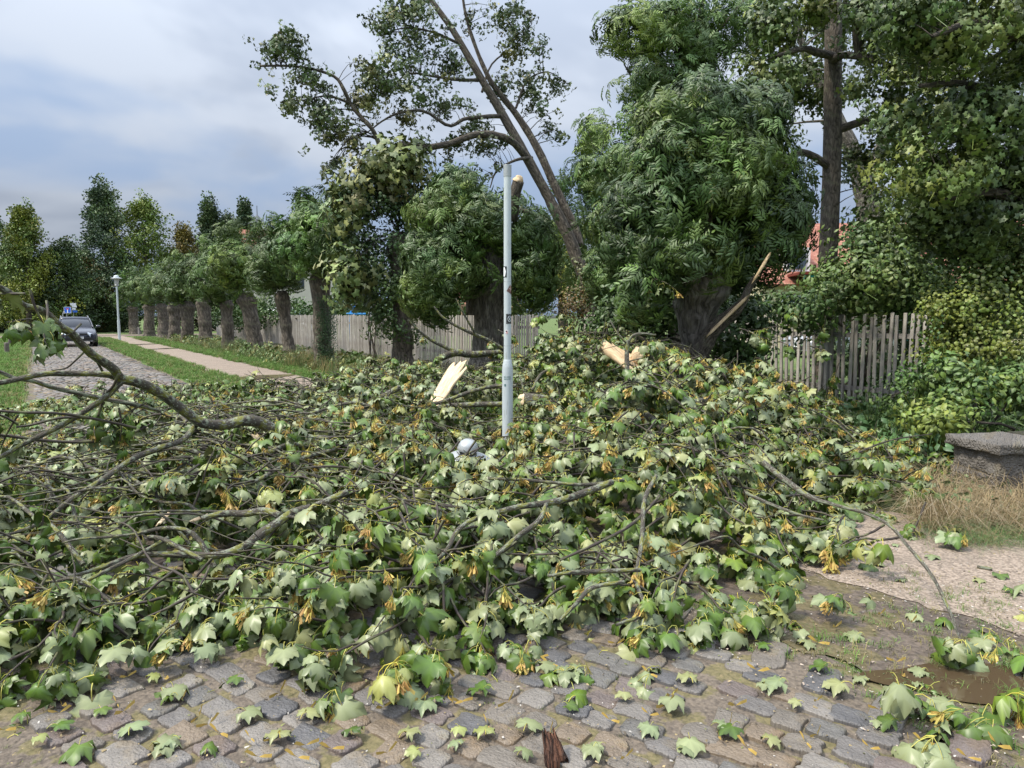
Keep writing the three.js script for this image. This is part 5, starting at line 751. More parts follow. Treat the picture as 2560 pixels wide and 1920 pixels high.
// ================================================================ fences
{
  const r = rng(501), geos = [0, 1, 2, 3].map((k) => { const q = rng(510 + k), w = 0.044 + 0.008 * q(), h = 1.5 + 0.06 * q(), g = bbox(w, h, 0.022, 0.005), p = g.attributes.position, uv = g.attributes.uv; for (let i = 0; i < p.count; i++) { const y = p.getY(i); p.setX(i, p.getX(i) + 0.006 * noise3(y * 2, k, 1)); uv.setXY(i, p.getX(i) * 4 + k * 0.3, y * 1.2 + p.getZ(i)); } g.computeVertexNormals(); return g; });
  const mats = [[1.55, 1.52, 1.47], [1.35, 1.32, 1.28], [1.7, 1.67, 1.62], [1.15, 1.12, 1.07]].map((c) => mat(c, 0.85, { map: T.plank, bumpMap: T.plankH, bumpScale: 0.003 }));
  const turn = Math.atan2(RC, RS) - Math.PI / 2 + 0;                       // pickets face the road
  function fence(label, u0, u1, o = {}) {
    const f = thing('picket_fence', label, 'fence'), P = road((u0 + u1) / 2, 11), ry = Math.atan2(-RC, -RS) , list = [], hw = (y) => y;
    const face = new THREE.Quaternion().setFromAxisAngle(V(0, 1, 0), Math.atan2(RS, RC) + Math.PI / 2);
    let k = 0;
    for (let u = u0; u < u1; u += 0.104 + 0.006 * (r() - 0.5)) list.push([u, Math.floor(r() * 4), Math.floor(r() * 4), (r() - 0.5) * 0.05, (r() - 0.5) * 0.04]);
    const m4 = ([u, , , t, dy]) => new THREE.Matrix4().compose(road(u, 11 - 0.02, 0.07 + dy), face.clone().multiply(new THREE.Quaternion().setFromAxisAngle(V(0, 0, 1), t)), V(1, 1, 1));
    list.slice(0, 300).forEach((e) => { const p = part(f, 'picket', geos[e[1]], mats[e[2]]); m4(e).decompose(p.position, p.quaternion, p.scale); });
    if (list.length > 300) copies(f, 'distant_pickets', geos[0], mats[0], list.slice(300).map((e) => ({ m: m4(e) })));
    for (const y of [0.42, 1.28]) { const L = u1 - u0, g = new THREE.BoxGeometry(L, 0.075, 0.035), p = part(f, 'rail', g, M.plank); p.position.copy(road((u0 + u1) / 2, 11 + 0.02, y)); p.quaternion.copy(face); }
    for (let u = u0 + 0.3; u < u1; u += 2.35) { const p = part(f, 'post', bbox(0.1, 1.5, 0.1, 0.008), M.plank); p.position.copy(road(u, 11 + 0.09, 0)); p.quaternion.copy(face); }
    for (const [a, b] of o.braces ?? []) part(f, 'brace', tube([a, b], [0.035, 0.035], { radial: 6, seg: 1, knob: 0, straight: true }), M.barkMid);
    return based(f, road(u0, 11));
  }
  const top = (px) => { const a = (px - 1280) / FOCAL, z = 11 / RC / (RS / RC + a), u = (z - RS * 11) / RC; return road(u, 10.9, 1.45); };
  fence('long weathered grey picket fence behind the row of pollards', 15.1, 54.5, { braces: [[top(540), gnd(618, 850)], [top(670), gnd(712, 848)], [top(747), gnd(792, 850)], [top(492), gnd(560, 840)]] });
  fence('weathered grey picket fence with open gaps beside the stone wall at the right', 4.3, 9.3);
  fence('short broken off stump of picket fence left standing in the gap', 12.75, 13.2);
  const pst = thing('gate_post', 'grey gate post with a cross bar at the edge of the fence gap', 'post'); const q = road(12.45, 11);
  part(pst, 'post', bbox(0.14, 1.5, 0.14, 0.01), M.plank).position.copy(q); const cb = part(pst, 'cross_bar', bbox(0.4, 0.08, 0.05, 0.006), M.plank); cb.position.copy(q).add(V(-0.1, 1.28, 0.1)); cb.rotation.y = 0.5; based(pst, q);
}

// ================================================================ lamps
const paintGrey = mat([0.50, 0.545, 0.565], 0.42, { map: rep(T.paint, 1, 2) }), zinc = mat([0.42, 0.44, 0.45], 0.45, { metalness: 0.35, map: T.paint }), darkM = mat([0.02, 0.02, 0.02], 0.5);
function canvasTex(w, h, draw) { const c = document.createElement('canvas'); c.width = w; c.height = h; draw(c.getContext('2d'), w, h); const t = new THREE.CanvasTexture(c); t.colorSpace = THREE.SRGBColorSpace; return t; }
{
  const b = at(1269, 1165, 7.3).setY(0), t = thing('broken_lamp_pole', 'pale grey lamp pole without its lantern standing in the fallen leaves', 'lamp post');
  const hT = at(1269, 413, 7.3).y, hN = at(1269, 912, 7.3).y;
  part(t, 'lower_tube', lathe([[0.056, 0], [0.056, hN - 0.1], [0.055, hN - 0.03], [0.05, hN], [0.043, hN + 0.04], [0.039, hN + 0.055], [0.036, hN + 0.055]], 28), paintGrey).position.copy(b);
  part(t, 'upper_tube', lathe([[0.038, hN + 0.04], [0.037, hT - 0.11], [0.0, hT - 0.11]], 28), paintGrey).position.copy(b);
  const cap = part(t, 'end_sleeve', lathe([[0.0375, hT - 0.115], [0.0405, hT - 0.11], [0.0405, hT - 0.005], [0.043, hT], [0.0385, hT], [0.036, hT - 0.05], [0, hT - 0.05]], 28), zinc); cap.position.copy(b);
  for (const y of [705, 865]) part(t, 'weld_ring', lathe([[0.0375, 0], [0.0392, 0.003], [0.0375, 0.006]], 28), zinc).position.copy(b).add(V(0, at(1269, y, 7.3).y, 0));
  const stick = (name, y, ang, w, h, rad, draw) => { const g = new THREE.CylinderGeometry(rad, rad, h, 10, 1, true, -w / rad / 2, w / rad), p = part(t, name, g, mat([1, 1, 1], 0.55, { map: canvasTex(128, 128, draw), transparent: true, alphaTest: 0.5 })); p.position.copy(b).add(V(0, at(1269, y, 7.3).y, 0)); p.rotation.y = ang; };
  stick('sticker', 680, -0.85, 0.05, 0.11, 0.0396, (c) => { c.fillStyle = '#e9eef0'; c.fillRect(0, 0, 128, 128); c.strokeStyle = '#111'; c.lineWidth = 10; c.strokeRect(4, 4, 120, 120); c.fillStyle = '#111'; c.beginPath(); c.moveTo(70, 10); c.lineTo(110, 60); c.lineTo(80, 120); c.lineTo(120, 120); c.lineTo(120, 8); c.fill(); });
  stick('sticker', 724, 0.55, 0.065, 0.1, 0.0396, (c) => { c.fillStyle = '#6b4a44'; c.beginPath(); c.moveTo(80, 0); c.lineTo(128, 30); c.lineTo(118, 128); c.lineTo(0, 84); c.fill(); c.strokeStyle = '#c9b0a6'; c.lineWidth = 9; c.beginPath(); c.moveTo(50, 50); c.lineTo(124, 62); c.moveTo(90, 8); c.lineTo(80, 90); c.stroke(); });
  stick('sticker', 797, 0.5, 0.07, 0.1, 0.0396, (c) => { c.fillStyle = '#15181b'; c.fillRect(0, 0, 128, 128); c.strokeStyle = '#dfe6ea'; c.lineWidth = 7; c.beginPath(); c.arc(70, 64, 36, 0, 7); c.stroke(); c.beginPath(); c.moveTo(48, 40); c.lineTo(92, 90); c.moveTo(92, 40); c.lineTo(48, 90); c.stroke(); c.lineWidth = 3; c.setLineDash([5, 6]); c.strokeRect(10, 10, 108, 108); });
  stick('sticker', 830, -0.15, 0.04, 0.055, 0.0396, (c) => { c.fillStyle = '#e6dcdc'; c.fillRect(10, 10, 100, 80); c.fillStyle = '#3a2a33'; c.fillRect(20, 30, 60, 30); c.fillStyle = '#c88f8c'; c.beginPath(); c.moveTo(30, 60); c.lineTo(100, 60); c.lineTo(64, 124); c.fill(); });
  stick('sticker', 907, -0.6, 0.035, 0.045, 0.0396, (c) => { c.fillStyle = '#16383a'; c.fillRect(0, 0, 128, 128); c.fillStyle = '#8fc3b6'; c.beginPath(); c.arc(64, 70, 36, 0, 7); c.fill(); });
  stick('lettering', 944, -0.05, 0.08, 0.05, 0.0575, (c) => { c.clearRect(0, 0, 128, 128); c.fillStyle = '#3b6f68'; c.font = 'bold 46px sans-serif'; c.save(); c.translate(4, 56); c.rotate(-0.06); c.fillText('KLUSE', 0, 0, 118); c.fillText('BRUNN', 2, 56, 118); c.restore(); });
  stick('sticker', 962, -0.45, 0.02, 0.022, 0.0575, (c) => { c.fillStyle = '#2c4a55'; c.fillRect(0, 0, 128, 128); c.fillStyle = '#9fc9bf'; c.fillRect(10, 50, 108, 18); });
  based(t, b);
  // the lantern that came off it
  const l = thing('fallen_lamp_head', 'silver lamp head with domed cap lying in the leaves beside the pole', 'lamp head'), c = at(1170, 1122, 6.1);
  const dome = part(l, 'dome_cap', lathe([[0.0, 0.075], [0.04, 0.07], [0.07, 0.05], [0.085, 0.02], [0.088, 0.0], [0.092, -0.004], [0.092, -0.022], [0.084, -0.024]], 32), zinc); dome.position.copy(c).add(V(0, 0.012, 0)); dome.rotation.set(0.12, 0, -0.1);
  const slot = part(l, 'vent_slot', lathe([[0.078, 0.0], [0.076, -0.05]], 24), darkM); slot.position.copy(dome.position); slot.rotation.copy(dome.rotation);
  for (let i = 0; i < 4; i++) { const p = part(l, 'spacer', box(0.016, 0.05, 0.006), zinc); p.position.copy(dome.position).add(V(Math.sin(i * 1.57 + 0.5) * 0.081, -0.028, Math.cos(i * 1.57 + 0.5) * 0.081)); p.rotation.y = i * 1.57 + 0.5; }
  const brim = part(l, 'brim', lathe([[0.0, 0.0], [0.09, -0.002], [0.17, -0.03], [0.2, -0.05], [0.2, -0.056], [0.165, -0.04], [0.08, -0.012], [0, -0.01]], 40), mat([0.42, 0.44, 0.45], 0.45, { metalness: 0.2, map: T.paint })); brim.position.copy(c).add(V(0.045, -0.05, 0)); brim.rotation.set(0.18, 0, -0.22);
  based(l, c);
}
{
  const b = gnd(299, 852), t = thing('street_lamp', 'intact grey street lamp with a hat shaped lantern beside the far path', 'street lamp');
  part(t, 'lower_tube', lathe([[0.085, 0], [0.08, 1.25], [0.06, 1.32]], 20), paintGrey).position.copy(b);
  part(t, 'upper_tube', lathe([[0.06, 1.3], [0.05, 3.4]], 18), paintGrey).position.copy(b);
  const L = part(t, 'lantern_base', lathe([[0.05, 3.38], [0.1, 3.44], [0.12, 3.5], [0.0, 3.5]], 20), zinc); L.position.copy(b);
  const gl = part(t, 'lantern_glass', lathe([[0.115, 3.5], [0.16, 3.88], [0.0, 3.88]], 20), new THREE.MeshPhysicalMaterial({ color: RGB(0.75, 0.72, 0.7), roughness: 0.35, transmission: 0.5, thickness: 0 })); gl.position.copy(b);
  for (let i = 0; i < 6; i++) { const a = i * 1.047, p = part(gl, 'glass_bar', tube([V(Math.cos(a) * 0.12, 3.5, Math.sin(a) * 0.12), V(Math.cos(a) * 0.165, 3.88, Math.sin(a) * 0.165)], [0.008, 0.008], { radial: 5, seg: 1, knob: 0, straight: true }), zinc); }
  part(t, 'brim', lathe([[0, 3.92], [0.16, 3.9], [0.33, 3.88], [0.33, 3.9], [0.17, 3.95], [0.0, 3.98]], 28), zinc).position.copy(b);
  part(t, 'dome_cap', lathe([[0.16, 3.94], [0.155, 4.0], [0.11, 4.07], [0, 4.1]], 24), paintGrey).position.copy(b);
  based(t, b);
}

// ================================================================ car
function loft(sections) {                                           // sections: {z, p: [[x, y] ...]} on the right half, mirrored
  const n = sections[0].p.length, pos = [], idx = [], uv = [], N = 2 * n - 1;
  for (const s of sections) { const row = [...s.p.map(([x, y]) => [-x, y]), ...s.p.slice(0, -1).reverse()]; row.forEach(([x, y]) => { pos.push(x, y, s.z); uv.push(x, y); }); }
  for (let i = 0; i < sections.length - 1; i++) for (let j = 0; j < N - 1; j++) { const A = i * N + j, B = A + N; idx.push(A, A + 1, B, B, A + 1, B + 1); }
  for (const i of [0, sections.length - 1]) { const k = pos.length / 3; pos.push(0, sections[i].p[n - 1][1] * 0.6, sections[i].z); uv.push(0, 0); for (let j = 0; j < N - 1; j++) { const A = i * N + j; i ? idx.push(k, A, A + 1) : idx.push(k, A + 1, A); } }
  const g = new THREE.BufferGeometry(); g.setAttribute('position', new THREE.Float32BufferAttribute(pos, 3)); g.setAttribute('uv', new THREE.Float32BufferAttribute(uv, 2)); g.setIndex(idx); g.computeVertexNormals(); return g;
}
function car(name, label, pos, turn, paint, plate) {
  const t = thing(name, label, 'car'), glass = mat([0.03, 0.035, 0.045], 0.05), black = mat([0.012, 0.012, 0.014], 0.4), chrome = mat([0.6, 0.6, 0.62], 0.25, { metalness: 0.8 });
  const S = (z, w, yb, y1, y2, wt, yt) => ({ z, p: [[w * 0.82, yb], [w * 0.98, yb + 0.07], [w, y1], [w * 0.985, y2], [wt, yt - 0.03], [wt * 0.6, yt + 0.015], [0, yt + 0.03]] });
  part(t, 'body', loft([S(0, 0.66, 0.27, 0.4, 0.54, 0.62, 0.66), S(-0.06, 0.78, 0.22, 0.38, 0.58, 0.7, 0.72), S(-0.2, 0.86, 0.2, 0.4, 0.64, 0.76, 0.8), S(-0.6, 0.895, 0.19, 0.45, 0.7, 0.79, 0.9), S(-1.15, 0.9, 0.19, 0.5, 0.78, 0.8, 0.985), S(-1.6, 0.9, 0.19, 0.5, 0.84, 0.83, 1.0), S(-3.4, 0.9, 0.19, 0.5, 0.86, 0.84, 1.02), S(-4.2, 0.87, 0.22, 0.5, 0.86, 0.8, 1.02), S(-4.4, 0.8, 0.3, 0.5, 0.8, 0.72, 0.95)]), paint);
  const G = (z, wb, yb, wt, yt) => ({ z, p: [[wb, yb], [lerp(wb, wt, 0.45), lerp(yb, yt, 0.5)], [wt, yt - 0.04], [wt * 0.9, yt], [0, yt + 0.025]] });
  part(t, 'window_band', loft([G(-1.12, 0.72, 0.97, 0.7, 1.0), G(-1.45, 0.76, 0.98, 0.66, 1.24), G(-1.78, 0.78, 0.98, 0.61, 1.43), G(-2.6, 0.79, 0.99, 0.61, 1.47), G(-3.9, 0.77, 1.0, 0.58, 1.42), G(-4.3, 0.7, 0.98, 0.66, 1.05)]), glass);
  part(t, 'roof', loft([{ z: -1.76, p: [[0.645, 1.39], [0.62, 1.44], [0.5, 1.465], [0, 1.475]] }, { z: -2.6, p: [[0.65, 1.42], [0.62, 1.475], [0.5, 1.5], [0, 1.51]] }, { z: -3.95, p: [[0.62, 1.38], [0.59, 1.43], [0.5, 1.45], [0, 1.46]] }]), paint);
  for (const s of [-1, 1]) {
    part(t, 'pillar', tube([V(s * 0.745, 0.975, -1.1), V(s * 0.69, 1.23, -1.45), V(s * 0.635, 1.42, -1.78)], [0.03, 0.028, 0.03], { radial: 6, knob: 0 }), paint);
    part(t, 'roof_rail', tube([V(s * 0.6, 1.46, -1.9), V(s * 0.6, 1.53, -2.1), V(s * 0.6, 1.54, -3.2), V(s * 0.58, 1.47, -3.7)], [0.018, 0.018, 0.018, 0.018], { radial: 6, knob: 0 }), chrome);
    const h = part(t, 'headlight', loft([{ z: -0.02, p: [[0.15, 0.58], [0.17, 0.62], [0.12, 0.68], [0, 0.66]] }, { z: -0.3, p: [[0.17, 0.6], [0.2, 0.68], [0.15, 0.76], [0, 0.74]] }]), mat([0.45, 0.48, 0.52], 0.12, { metalness: 0.5 })); h.position.set(s * 0.6, 0.02, 0.0); h.rotation.y = s * 0.42;
    const mi = part(t, 'mirror', new THREE.SphereGeometry(0.1, 14, 10).scale(1.15, 0.75, 0.6), paint); mi.position.set(s * 0.99, 1.0, -1.35);
    const fo = part(t, 'fog_light_trim', bbox(0.26, 0.035, 0.05, 0.006), chrome); fo.position.set(s * 0.58, 0.33, -0.05); fo.rotation.y = s * 0.4;
    for (const z of [-0.85, -3.45]) { const w = part(t, 'wheel', lathe([[0.22, -0.1], [0.3, -0.105], [0.318, -0.08], [0.318, 0.08], [0.3, 0.105], [0.22, 0.1]], 28).rotateZ(Math.PI / 2), black); w.position.set(s * 0.8, 0.318, z); part(w, 'rim', new THREE.CylinderGeometry(0.215, 0.215, 0.19, 24).rotateZ(Math.PI / 2), chrome); }
  }
  const gr = part(t, 'grille', bbox(0.92, 0.07, 0.06, 0.01), black); gr.position.set(0, 0.6, -0.01);
  const it = part(t, 'air_intake', bbox(1.1, 0.17, 0.08, 0.02), black); it.position.set(0, 0.3, -0.015);
  const st = part(t, 'chrome_strip', bbox(1.3, 0.02, 0.05, 0.004), chrome); st.position.set(0, 0.275, -0.0);
  const em = part(t, 'emblem', new THREE.CylinderGeometry(0.07, 0.07, 0.02, 24).rotateX(Math.PI / 2), mat([0.8, 0.8, 0.82], 0.3, { metalness: 0.3 })); em.position.set(0, 0.645, 0.025);
  const vw = part(em, 'emblem_letters', merge([box(0.012, 0.05, 0.006).rotateZ(0.35).translate(-0.018, 0.012, 0.012), box(0.012, 0.05, 0.006).rotateZ(-0.35).translate(0.018, 0.012, 0.012), box(0.01, 0.05, 0.006).rotateZ(-0.35).translate(-0.03, -0.025, 0.012), box(0.01, 0.05, 0.006).rotateZ(0.35).translate(0.03, -0.025, 0.012)]), mat([0.1, 0.1, 0.12], 0.4));
  const pl = part(t, 'number_plate', box(0.5, 0.11, 0.012), [0, 1, 2, 3].map(() => mat([0.75, 0.75, 0.75], 0.5)).concat([mat([1, 1, 1], 0.5, { map: canvasTex(256, 56, (c, w, h) => { c.fillStyle = '#e8e8e8'; c.fillRect(0, 0, w, h); c.fillStyle = '#1d3f9c'; c.fillRect(0, 0, 20, h); c.fillStyle = '#111'; c.font = 'bold 44px sans-serif'; c.textAlign = 'right'; c.fillText(plate, w - 12, 44); }) }), mat([0.7, 0.7, 0.7], 0.5)])); pl.position.set(0, 0.46, 0.035);
  t.position.copy(pos); t.rotation.y = turn; return t;
}
{
  const p = at(196, 868, 35.5).setY(0.02);
  car('dark_estate_car', 'dark blue black estate car on the cobbled road facing the camera', p, RA, new THREE.MeshPhysicalMaterial({ color: RGB(0.012, 0.014, 0.03), roughness: 0.3, clearcoat: 1, clearcoatRoughness: 0.05 }), '602');
  car('silver_car', 'silver car parked behind the trees beside the turquoise porch', at(1990, 800, 27).setY(0), -1.2, new THREE.MeshPhysicalMaterial({ color: RGB(0.42, 0.42, 0.44), roughness: 0.3, metalness: 0.4, clearcoat: 1 }), '');
  const v = thing('white_van', 'white van roof showing above the left fence', 'van'), q = at(775, 830, 47).setY(0), white = mat([0.75, 0.75, 0.76], 0.35), gl = mat([0.12, 0.16, 0.2], 0.08);
  part(v, 'body', loft([{ z: 0, p: [[0.8, 0.3], [0.9, 0.5], [0.9, 1.0], [0.8, 1.05], [0, 1.1]] }, { z: -0.9, p: [[0.85, 0.3], [0.95, 0.5], [0.95, 1.1], [0.85, 1.2], [0, 1.25]] }, { z: -1.7, p: [[0.85, 0.3], [0.95, 0.5], [0.93, 1.5], [0.8, 2.05], [0, 2.1]] }, { z: -4.6, p: [[0.85, 0.3], [0.95, 0.5], [0.93, 1.5], [0.82, 2.08], [0, 2.12]] }]), white);
  const ws = part(v, 'windscreen', new THREE.BoxGeometry(1.45, 0.95, 0.02), gl); ws.position.set(0, 1.65, -1.26); ws.rotation.x = -0.72;
  for (const s of [-1, 1]) for (const z of [-0.8, -3.8]) { const w = part(v, 'wheel', new THREE.CylinderGeometry(0.33, 0.33, 0.2, 20).rotateZ(Math.PI / 2), darkM); w.position.set(s * 0.85, 0.33, z); }
  v.position.copy(q); v.rotation.y = 0.9;
}

// ================================================================ signs, posts, playground things
{
  const pole = (p, h, r = 0.03) => tube([p, p.clone().setY(h)], [r, r], { radial: 10, seg: 1, knob: 0, straight: true }), blue = mat([0.02, 0.12, 0.55], 0.4), white = mat([0.78, 0.8, 0.85], 0.5), red = mat([0.55, 0.06, 0.05], 0.5);
  const s = thing('dead_end_sign', 'square blue dead end sign behind the dark car', 'road sign'), p = at(170, 835, 58).setY(0), c = at(170, 775, 57.9);
  part(s, 'post', pole(p, c.y + 0.3), zinc); const pan = part(s, 'panel', bbox(0.58, 0.5, 0.02, 0.005), blue); pan.position.copy(c).add(V(0, -0.25, 0.05));
  for (const [w, h, y] of [[0.58, 0.02, 0.0], [0.58, 0.02, 0.48]]) { const e = part(pan, 'border', box(w, h, 0.006), white); e.position.set(0, y + 0.01, 0.016); }
  for (const x of [-0.28, 0.28]) { const e = part(pan, 'border', box(0.02, 0.46, 0.006), white); e.position.set(x, 0.25, 0.016); }
  const bar = part(pan, 'road_symbol', box(0.07, 0.27, 0.006), white); bar.position.set(0, 0.155, 0.016); const cr = part(pan, 'stop_symbol', box(0.24, 0.075, 0.006), red); cr.position.set(0, 0.335, 0.017); based(s, p);
  const d = thing('direction_sign', 'stack of small white direction boards on a post beside the blue sign', 'road sign'), p2 = at(187, 835, 62).setY(0), c2 = at(187, 770, 61.9);
  part(d, 'post', pole(p2, c2.y + 0.5), zinc); [[0.22, 0.5, 0.2, -0.1], [0.05, 0.4, 0.17, 0], [-0.17, 0.3, 0.16, -0.05]].forEach(([y, w, h, x]) => { const e = part(d, 'board', bbox(w, h, 0.02, 0.004), white); e.position.copy(c2).add(V(x, y, 0.05)); }); const b2 = part(d, 'blue_board', bbox(0.4, 0.17, 0.02, 0.004), blue); b2.position.copy(c2).add(V(0.03, -0.38, 0.05)); based(d, p2);
  const e2 = thing('small_sign', 'thin post with a small plate seen edge on left of the blue sign', 'road sign'), p3 = at(160, 835, 56).setY(0); part(e2, 'post', pole(p3, at(160, 782, 56).y), zinc); part(e2, 'plate', bbox(0.12, 0.16, 0.02, 0.004), zinc).position.copy(at(160, 784, 55.9)); based(e2, p3);
  const lbl = ['nearest wooden bollard on the lawn at the left edge', 'second wooden bollard on the lawn, greyer and leaning', 'third wooden bollard on the lawn', 'fourth wooden bollard on the lawn', 'farthest wooden bollard on the lawn near the cross street'];
  [[18, 887, 0.09], [24, 867, 0.14], [29, 861, 0.1], [35, 852, 0.09], [40, 847, 0.07]].forEach(([x, y], i) => { const q = gnd(x, y), m = solo('wooden_bollard', lbl[i], 'bollard', tube([V(0, -0.05, 0), V(0.01, 0.25, 0), V(0.03, 0.5, 0)], [0.095, 0.09, 0.088], { radial: 12, knob: 0.08, uvm: 0.4 }), M.plankDark, 'wooden bollards on the lawn'); m.position.copy(q); m.rotation.z = [0.05, -0.12, 0.04, 0.1, -0.03][i]; });
  for (const [x, y, label] of [[347, 838, 'left short pale stake at the far pollards'], [364, 840, 'right short pale stake at the far pollards']]) { const q = gnd(x, y), m = solo('short_stake', label, 'stake', bbox(0.09, 0.65, 0.09, 0.01), M.plank, 'pale stakes at the far pollards'); m.position.copy(q); }
  const sl = thing('garden_toy', 'blue plastic play frame showing above the left fence', 'toy'), qs = at(895, 800, 31).setY(0), bl = mat([0.03, 0.25, 0.6], 0.35);
  part(sl, 'deck', bbox(0.9, 0.08, 0.6, 0.02), bl).position.copy(qs).add(V(0, 1.62, 0)); part(sl, 'arch', tube([qs.clone().add(V(-0.35, 1.65, 0)), qs.clone().add(V(-0.1, 2.05, 0)), qs.clone().add(V(0.15, 2.1, 0))], [0.04, 0.04, 0.04], { radial: 8, knob: 0 }), bl); for (const x of [-0.35, 0.35]) part(sl, 'leg', tube([qs.clone().add(V(x, 0, 0)), qs.clone().add(V(x, 1.64, 0))], [0.04, 0.04], { radial: 8, seg: 1, knob: 0, straight: true }), bl); based(sl, qs);
  const fl = solo('white_pole', 'thin white pole beside the ivy covered tree', 'pole', pole(V(0, 0, 0), 4.1, 0.06), white); fl.position.copy(at(926, 820, 29).setY(0));
  const fr = thing('sapling_support', 'pair of brown stakes tied around a young tree behind the fence', 'stakes'), qf = at(1165, 830, 22).setY(0); for (const x of [-0.11, 0.11]) part(fr, 'stake', tube([qf.clone().add(V(x, 0, 0)), qf.clone().add(V(x, 1.95, 0))], [0.035, 0.035], { radial: 8, seg: 1, knob: 0, straight: true }), mat([0.3, 0.2, 0.13], 0.8)); part(fr, 'cross_bar', box(0.3, 0.05, 0.04), mat([0.3, 0.2, 0.13], 0.8)).position.copy(qf).add(V(0, 1.9, 0.05)); based(fr, qf);
}

// ================================================================ low stone wall at the right
{
  const c = gnd(2490, 1250), w = thing('stone_wall', 'low weathered stone wall end at the right edge', 'wall'), r = rng(601), WA = 0.13, D = V(Math.cos(WA), 0, -Math.sin(WA)), E = V(-Math.sin(WA), 0, -Math.cos(WA));     // D along the wall, E across it
  const tones = [[0.13, 0.115, 0.105], [0.165, 0.15, 0.135], [0.09, 0.082, 0.08], [0.135, 0.115, 0.1]].map((k) => mat(k, 0.9, { map: rep(T.stone, 2), bumpMap: rep(T.stoneH, 2), bumpScale: 0.06 })), moss = mat([0.3, 0.33, 0.22], 0.95, { map: rep(T.soil, 2.2), bumpMap: rep(T.soilH, 2), bumpScale: 0.03 });
  const block = (L, h, W, seed) => { const g = new THREE.BoxGeometry(L, h, W, 9, 5, 7), p = g.attributes.position, uv = g.attributes.uv; for (let i = 0; i < p.count; i++) { const q = V(p.getX(i), p.getY(i), p.getZ(i)), e = Math.pow(Math.abs(q.x) / L * 2, 6) + Math.pow(Math.abs(q.y) / h * 2, 6) + Math.pow(Math.abs(q.z) / W * 2, 6), s = e > 1.4 ? 0.96 : 1; q.multiplyScalar(s); const n = 0.034 * fbm3(q.x * 8 + seed, q.y * 8, q.z * 8 + seed, 4), d = q.clone().normalize(); q.addScaledVector(d, n * 1.6); p.setXYZ(i, q.x, q.y, q.z); uv.setXY(i, q.x * 0.8 + q.z * 0.8 + seed, q.y * 0.8 + q.z * 0.3); } g.computeVertexNormals(); return g; };
  const put = (name, a, y, b, L, h, W, m, s) => { const o = part(w, name, block(L, h, W, s), m); o.position.copy(c).addScaledVector(D, a + L / 2).addScaledVector(E, b + W / 2).setY(y + h / 2); o.rotation.y = WA + (noise3(s, 1, 2)) * 0.05; };
  for (let a = 0; a < 3; ) { const L = 0.34 + 0.3 * r(); put('stone', a, -0.02, 0.0, L, 0.22, 0.29, tones[Math.floor(r() * 4)], r() * 50); put('stone', a, -0.02, 0.3, L, 0.22, 0.27, tones[Math.floor(r() * 4)], r() * 50); a += L + 0.012; }
  for (let a = 0.02; a < 3; ) { const L = 0.28 + 0.3 * r(); put('stone', a, 0.205, 0.01, L, 0.19, 0.25, tones[Math.floor(r() * 4)], r() * 50); put('stone', a, 0.205, 0.27, L, 0.19, 0.29, tones[Math.floor(r() * 4)], r() * 50); a += L + 0.012; }
  for (let a = -0.05; a < 3; ) { const L = 0.6 + 0.4 * r(); put('cap_stone', a, 0.4, -0.04, L, 0.09, 0.66, a < 0.5 ? tones[1] : moss, r() * 50); a += L + 0.01; }
  based(w, c.clone());
}

// ================================================================ houses
function house(name, label, p, turn, L, W, he, hr, wallC, extra) {
  const h = thing(name, label, 'house'), wall = mat(wallC, 0.9, { map: T.paint }), tile = mat([0.95, 0.95, 0.95], 0.85, { map: rep(T.tiles, 1 / 3), bumpMap: rep(T.tiles, 1 / 3), bumpScale: 0.02 });
  const s = new THREE.Shape([[-W / 2, 0], [W / 2, 0], [W / 2, he], [0, hr - 0.1], [-W / 2, he]].map(([x, y]) => new THREE.Vector2(x, y)));
  part(h, 'wall', new THREE.ExtrudeGeometry(s, { depth: L, bevelEnabled: false }).translate(0, 0, -L / 2).rotateY(Math.PI / 2), wall);
  const roof = [], sl = Math.hypot(W / 2, hr - he) * 1.1, an = Math.atan2(hr - he, W / 2); const rf = new THREE.Group(); 
  for (const q of [-1, 1]) { const g = new THREE.BoxGeometry(L + 0.6, 0.12, sl), uv = g.attributes.uv, ps = g.attributes.position; for (let i = 0; i < uv.count; i++) uv.setXY(i, ps.getX(i) , ps.getZ(i)); g.translate(0, 0, sl / 2).rotateX(an); if (q < 0) g.rotateY(Math.PI); g.translate(0, hr, 0); roof.push(g); }
  const R = part(h, 'roof', merge(roof), tile);
  extra?.(h, R, wall, tile); h.position.copy(p); h.rotation.y = turn; return h;
}
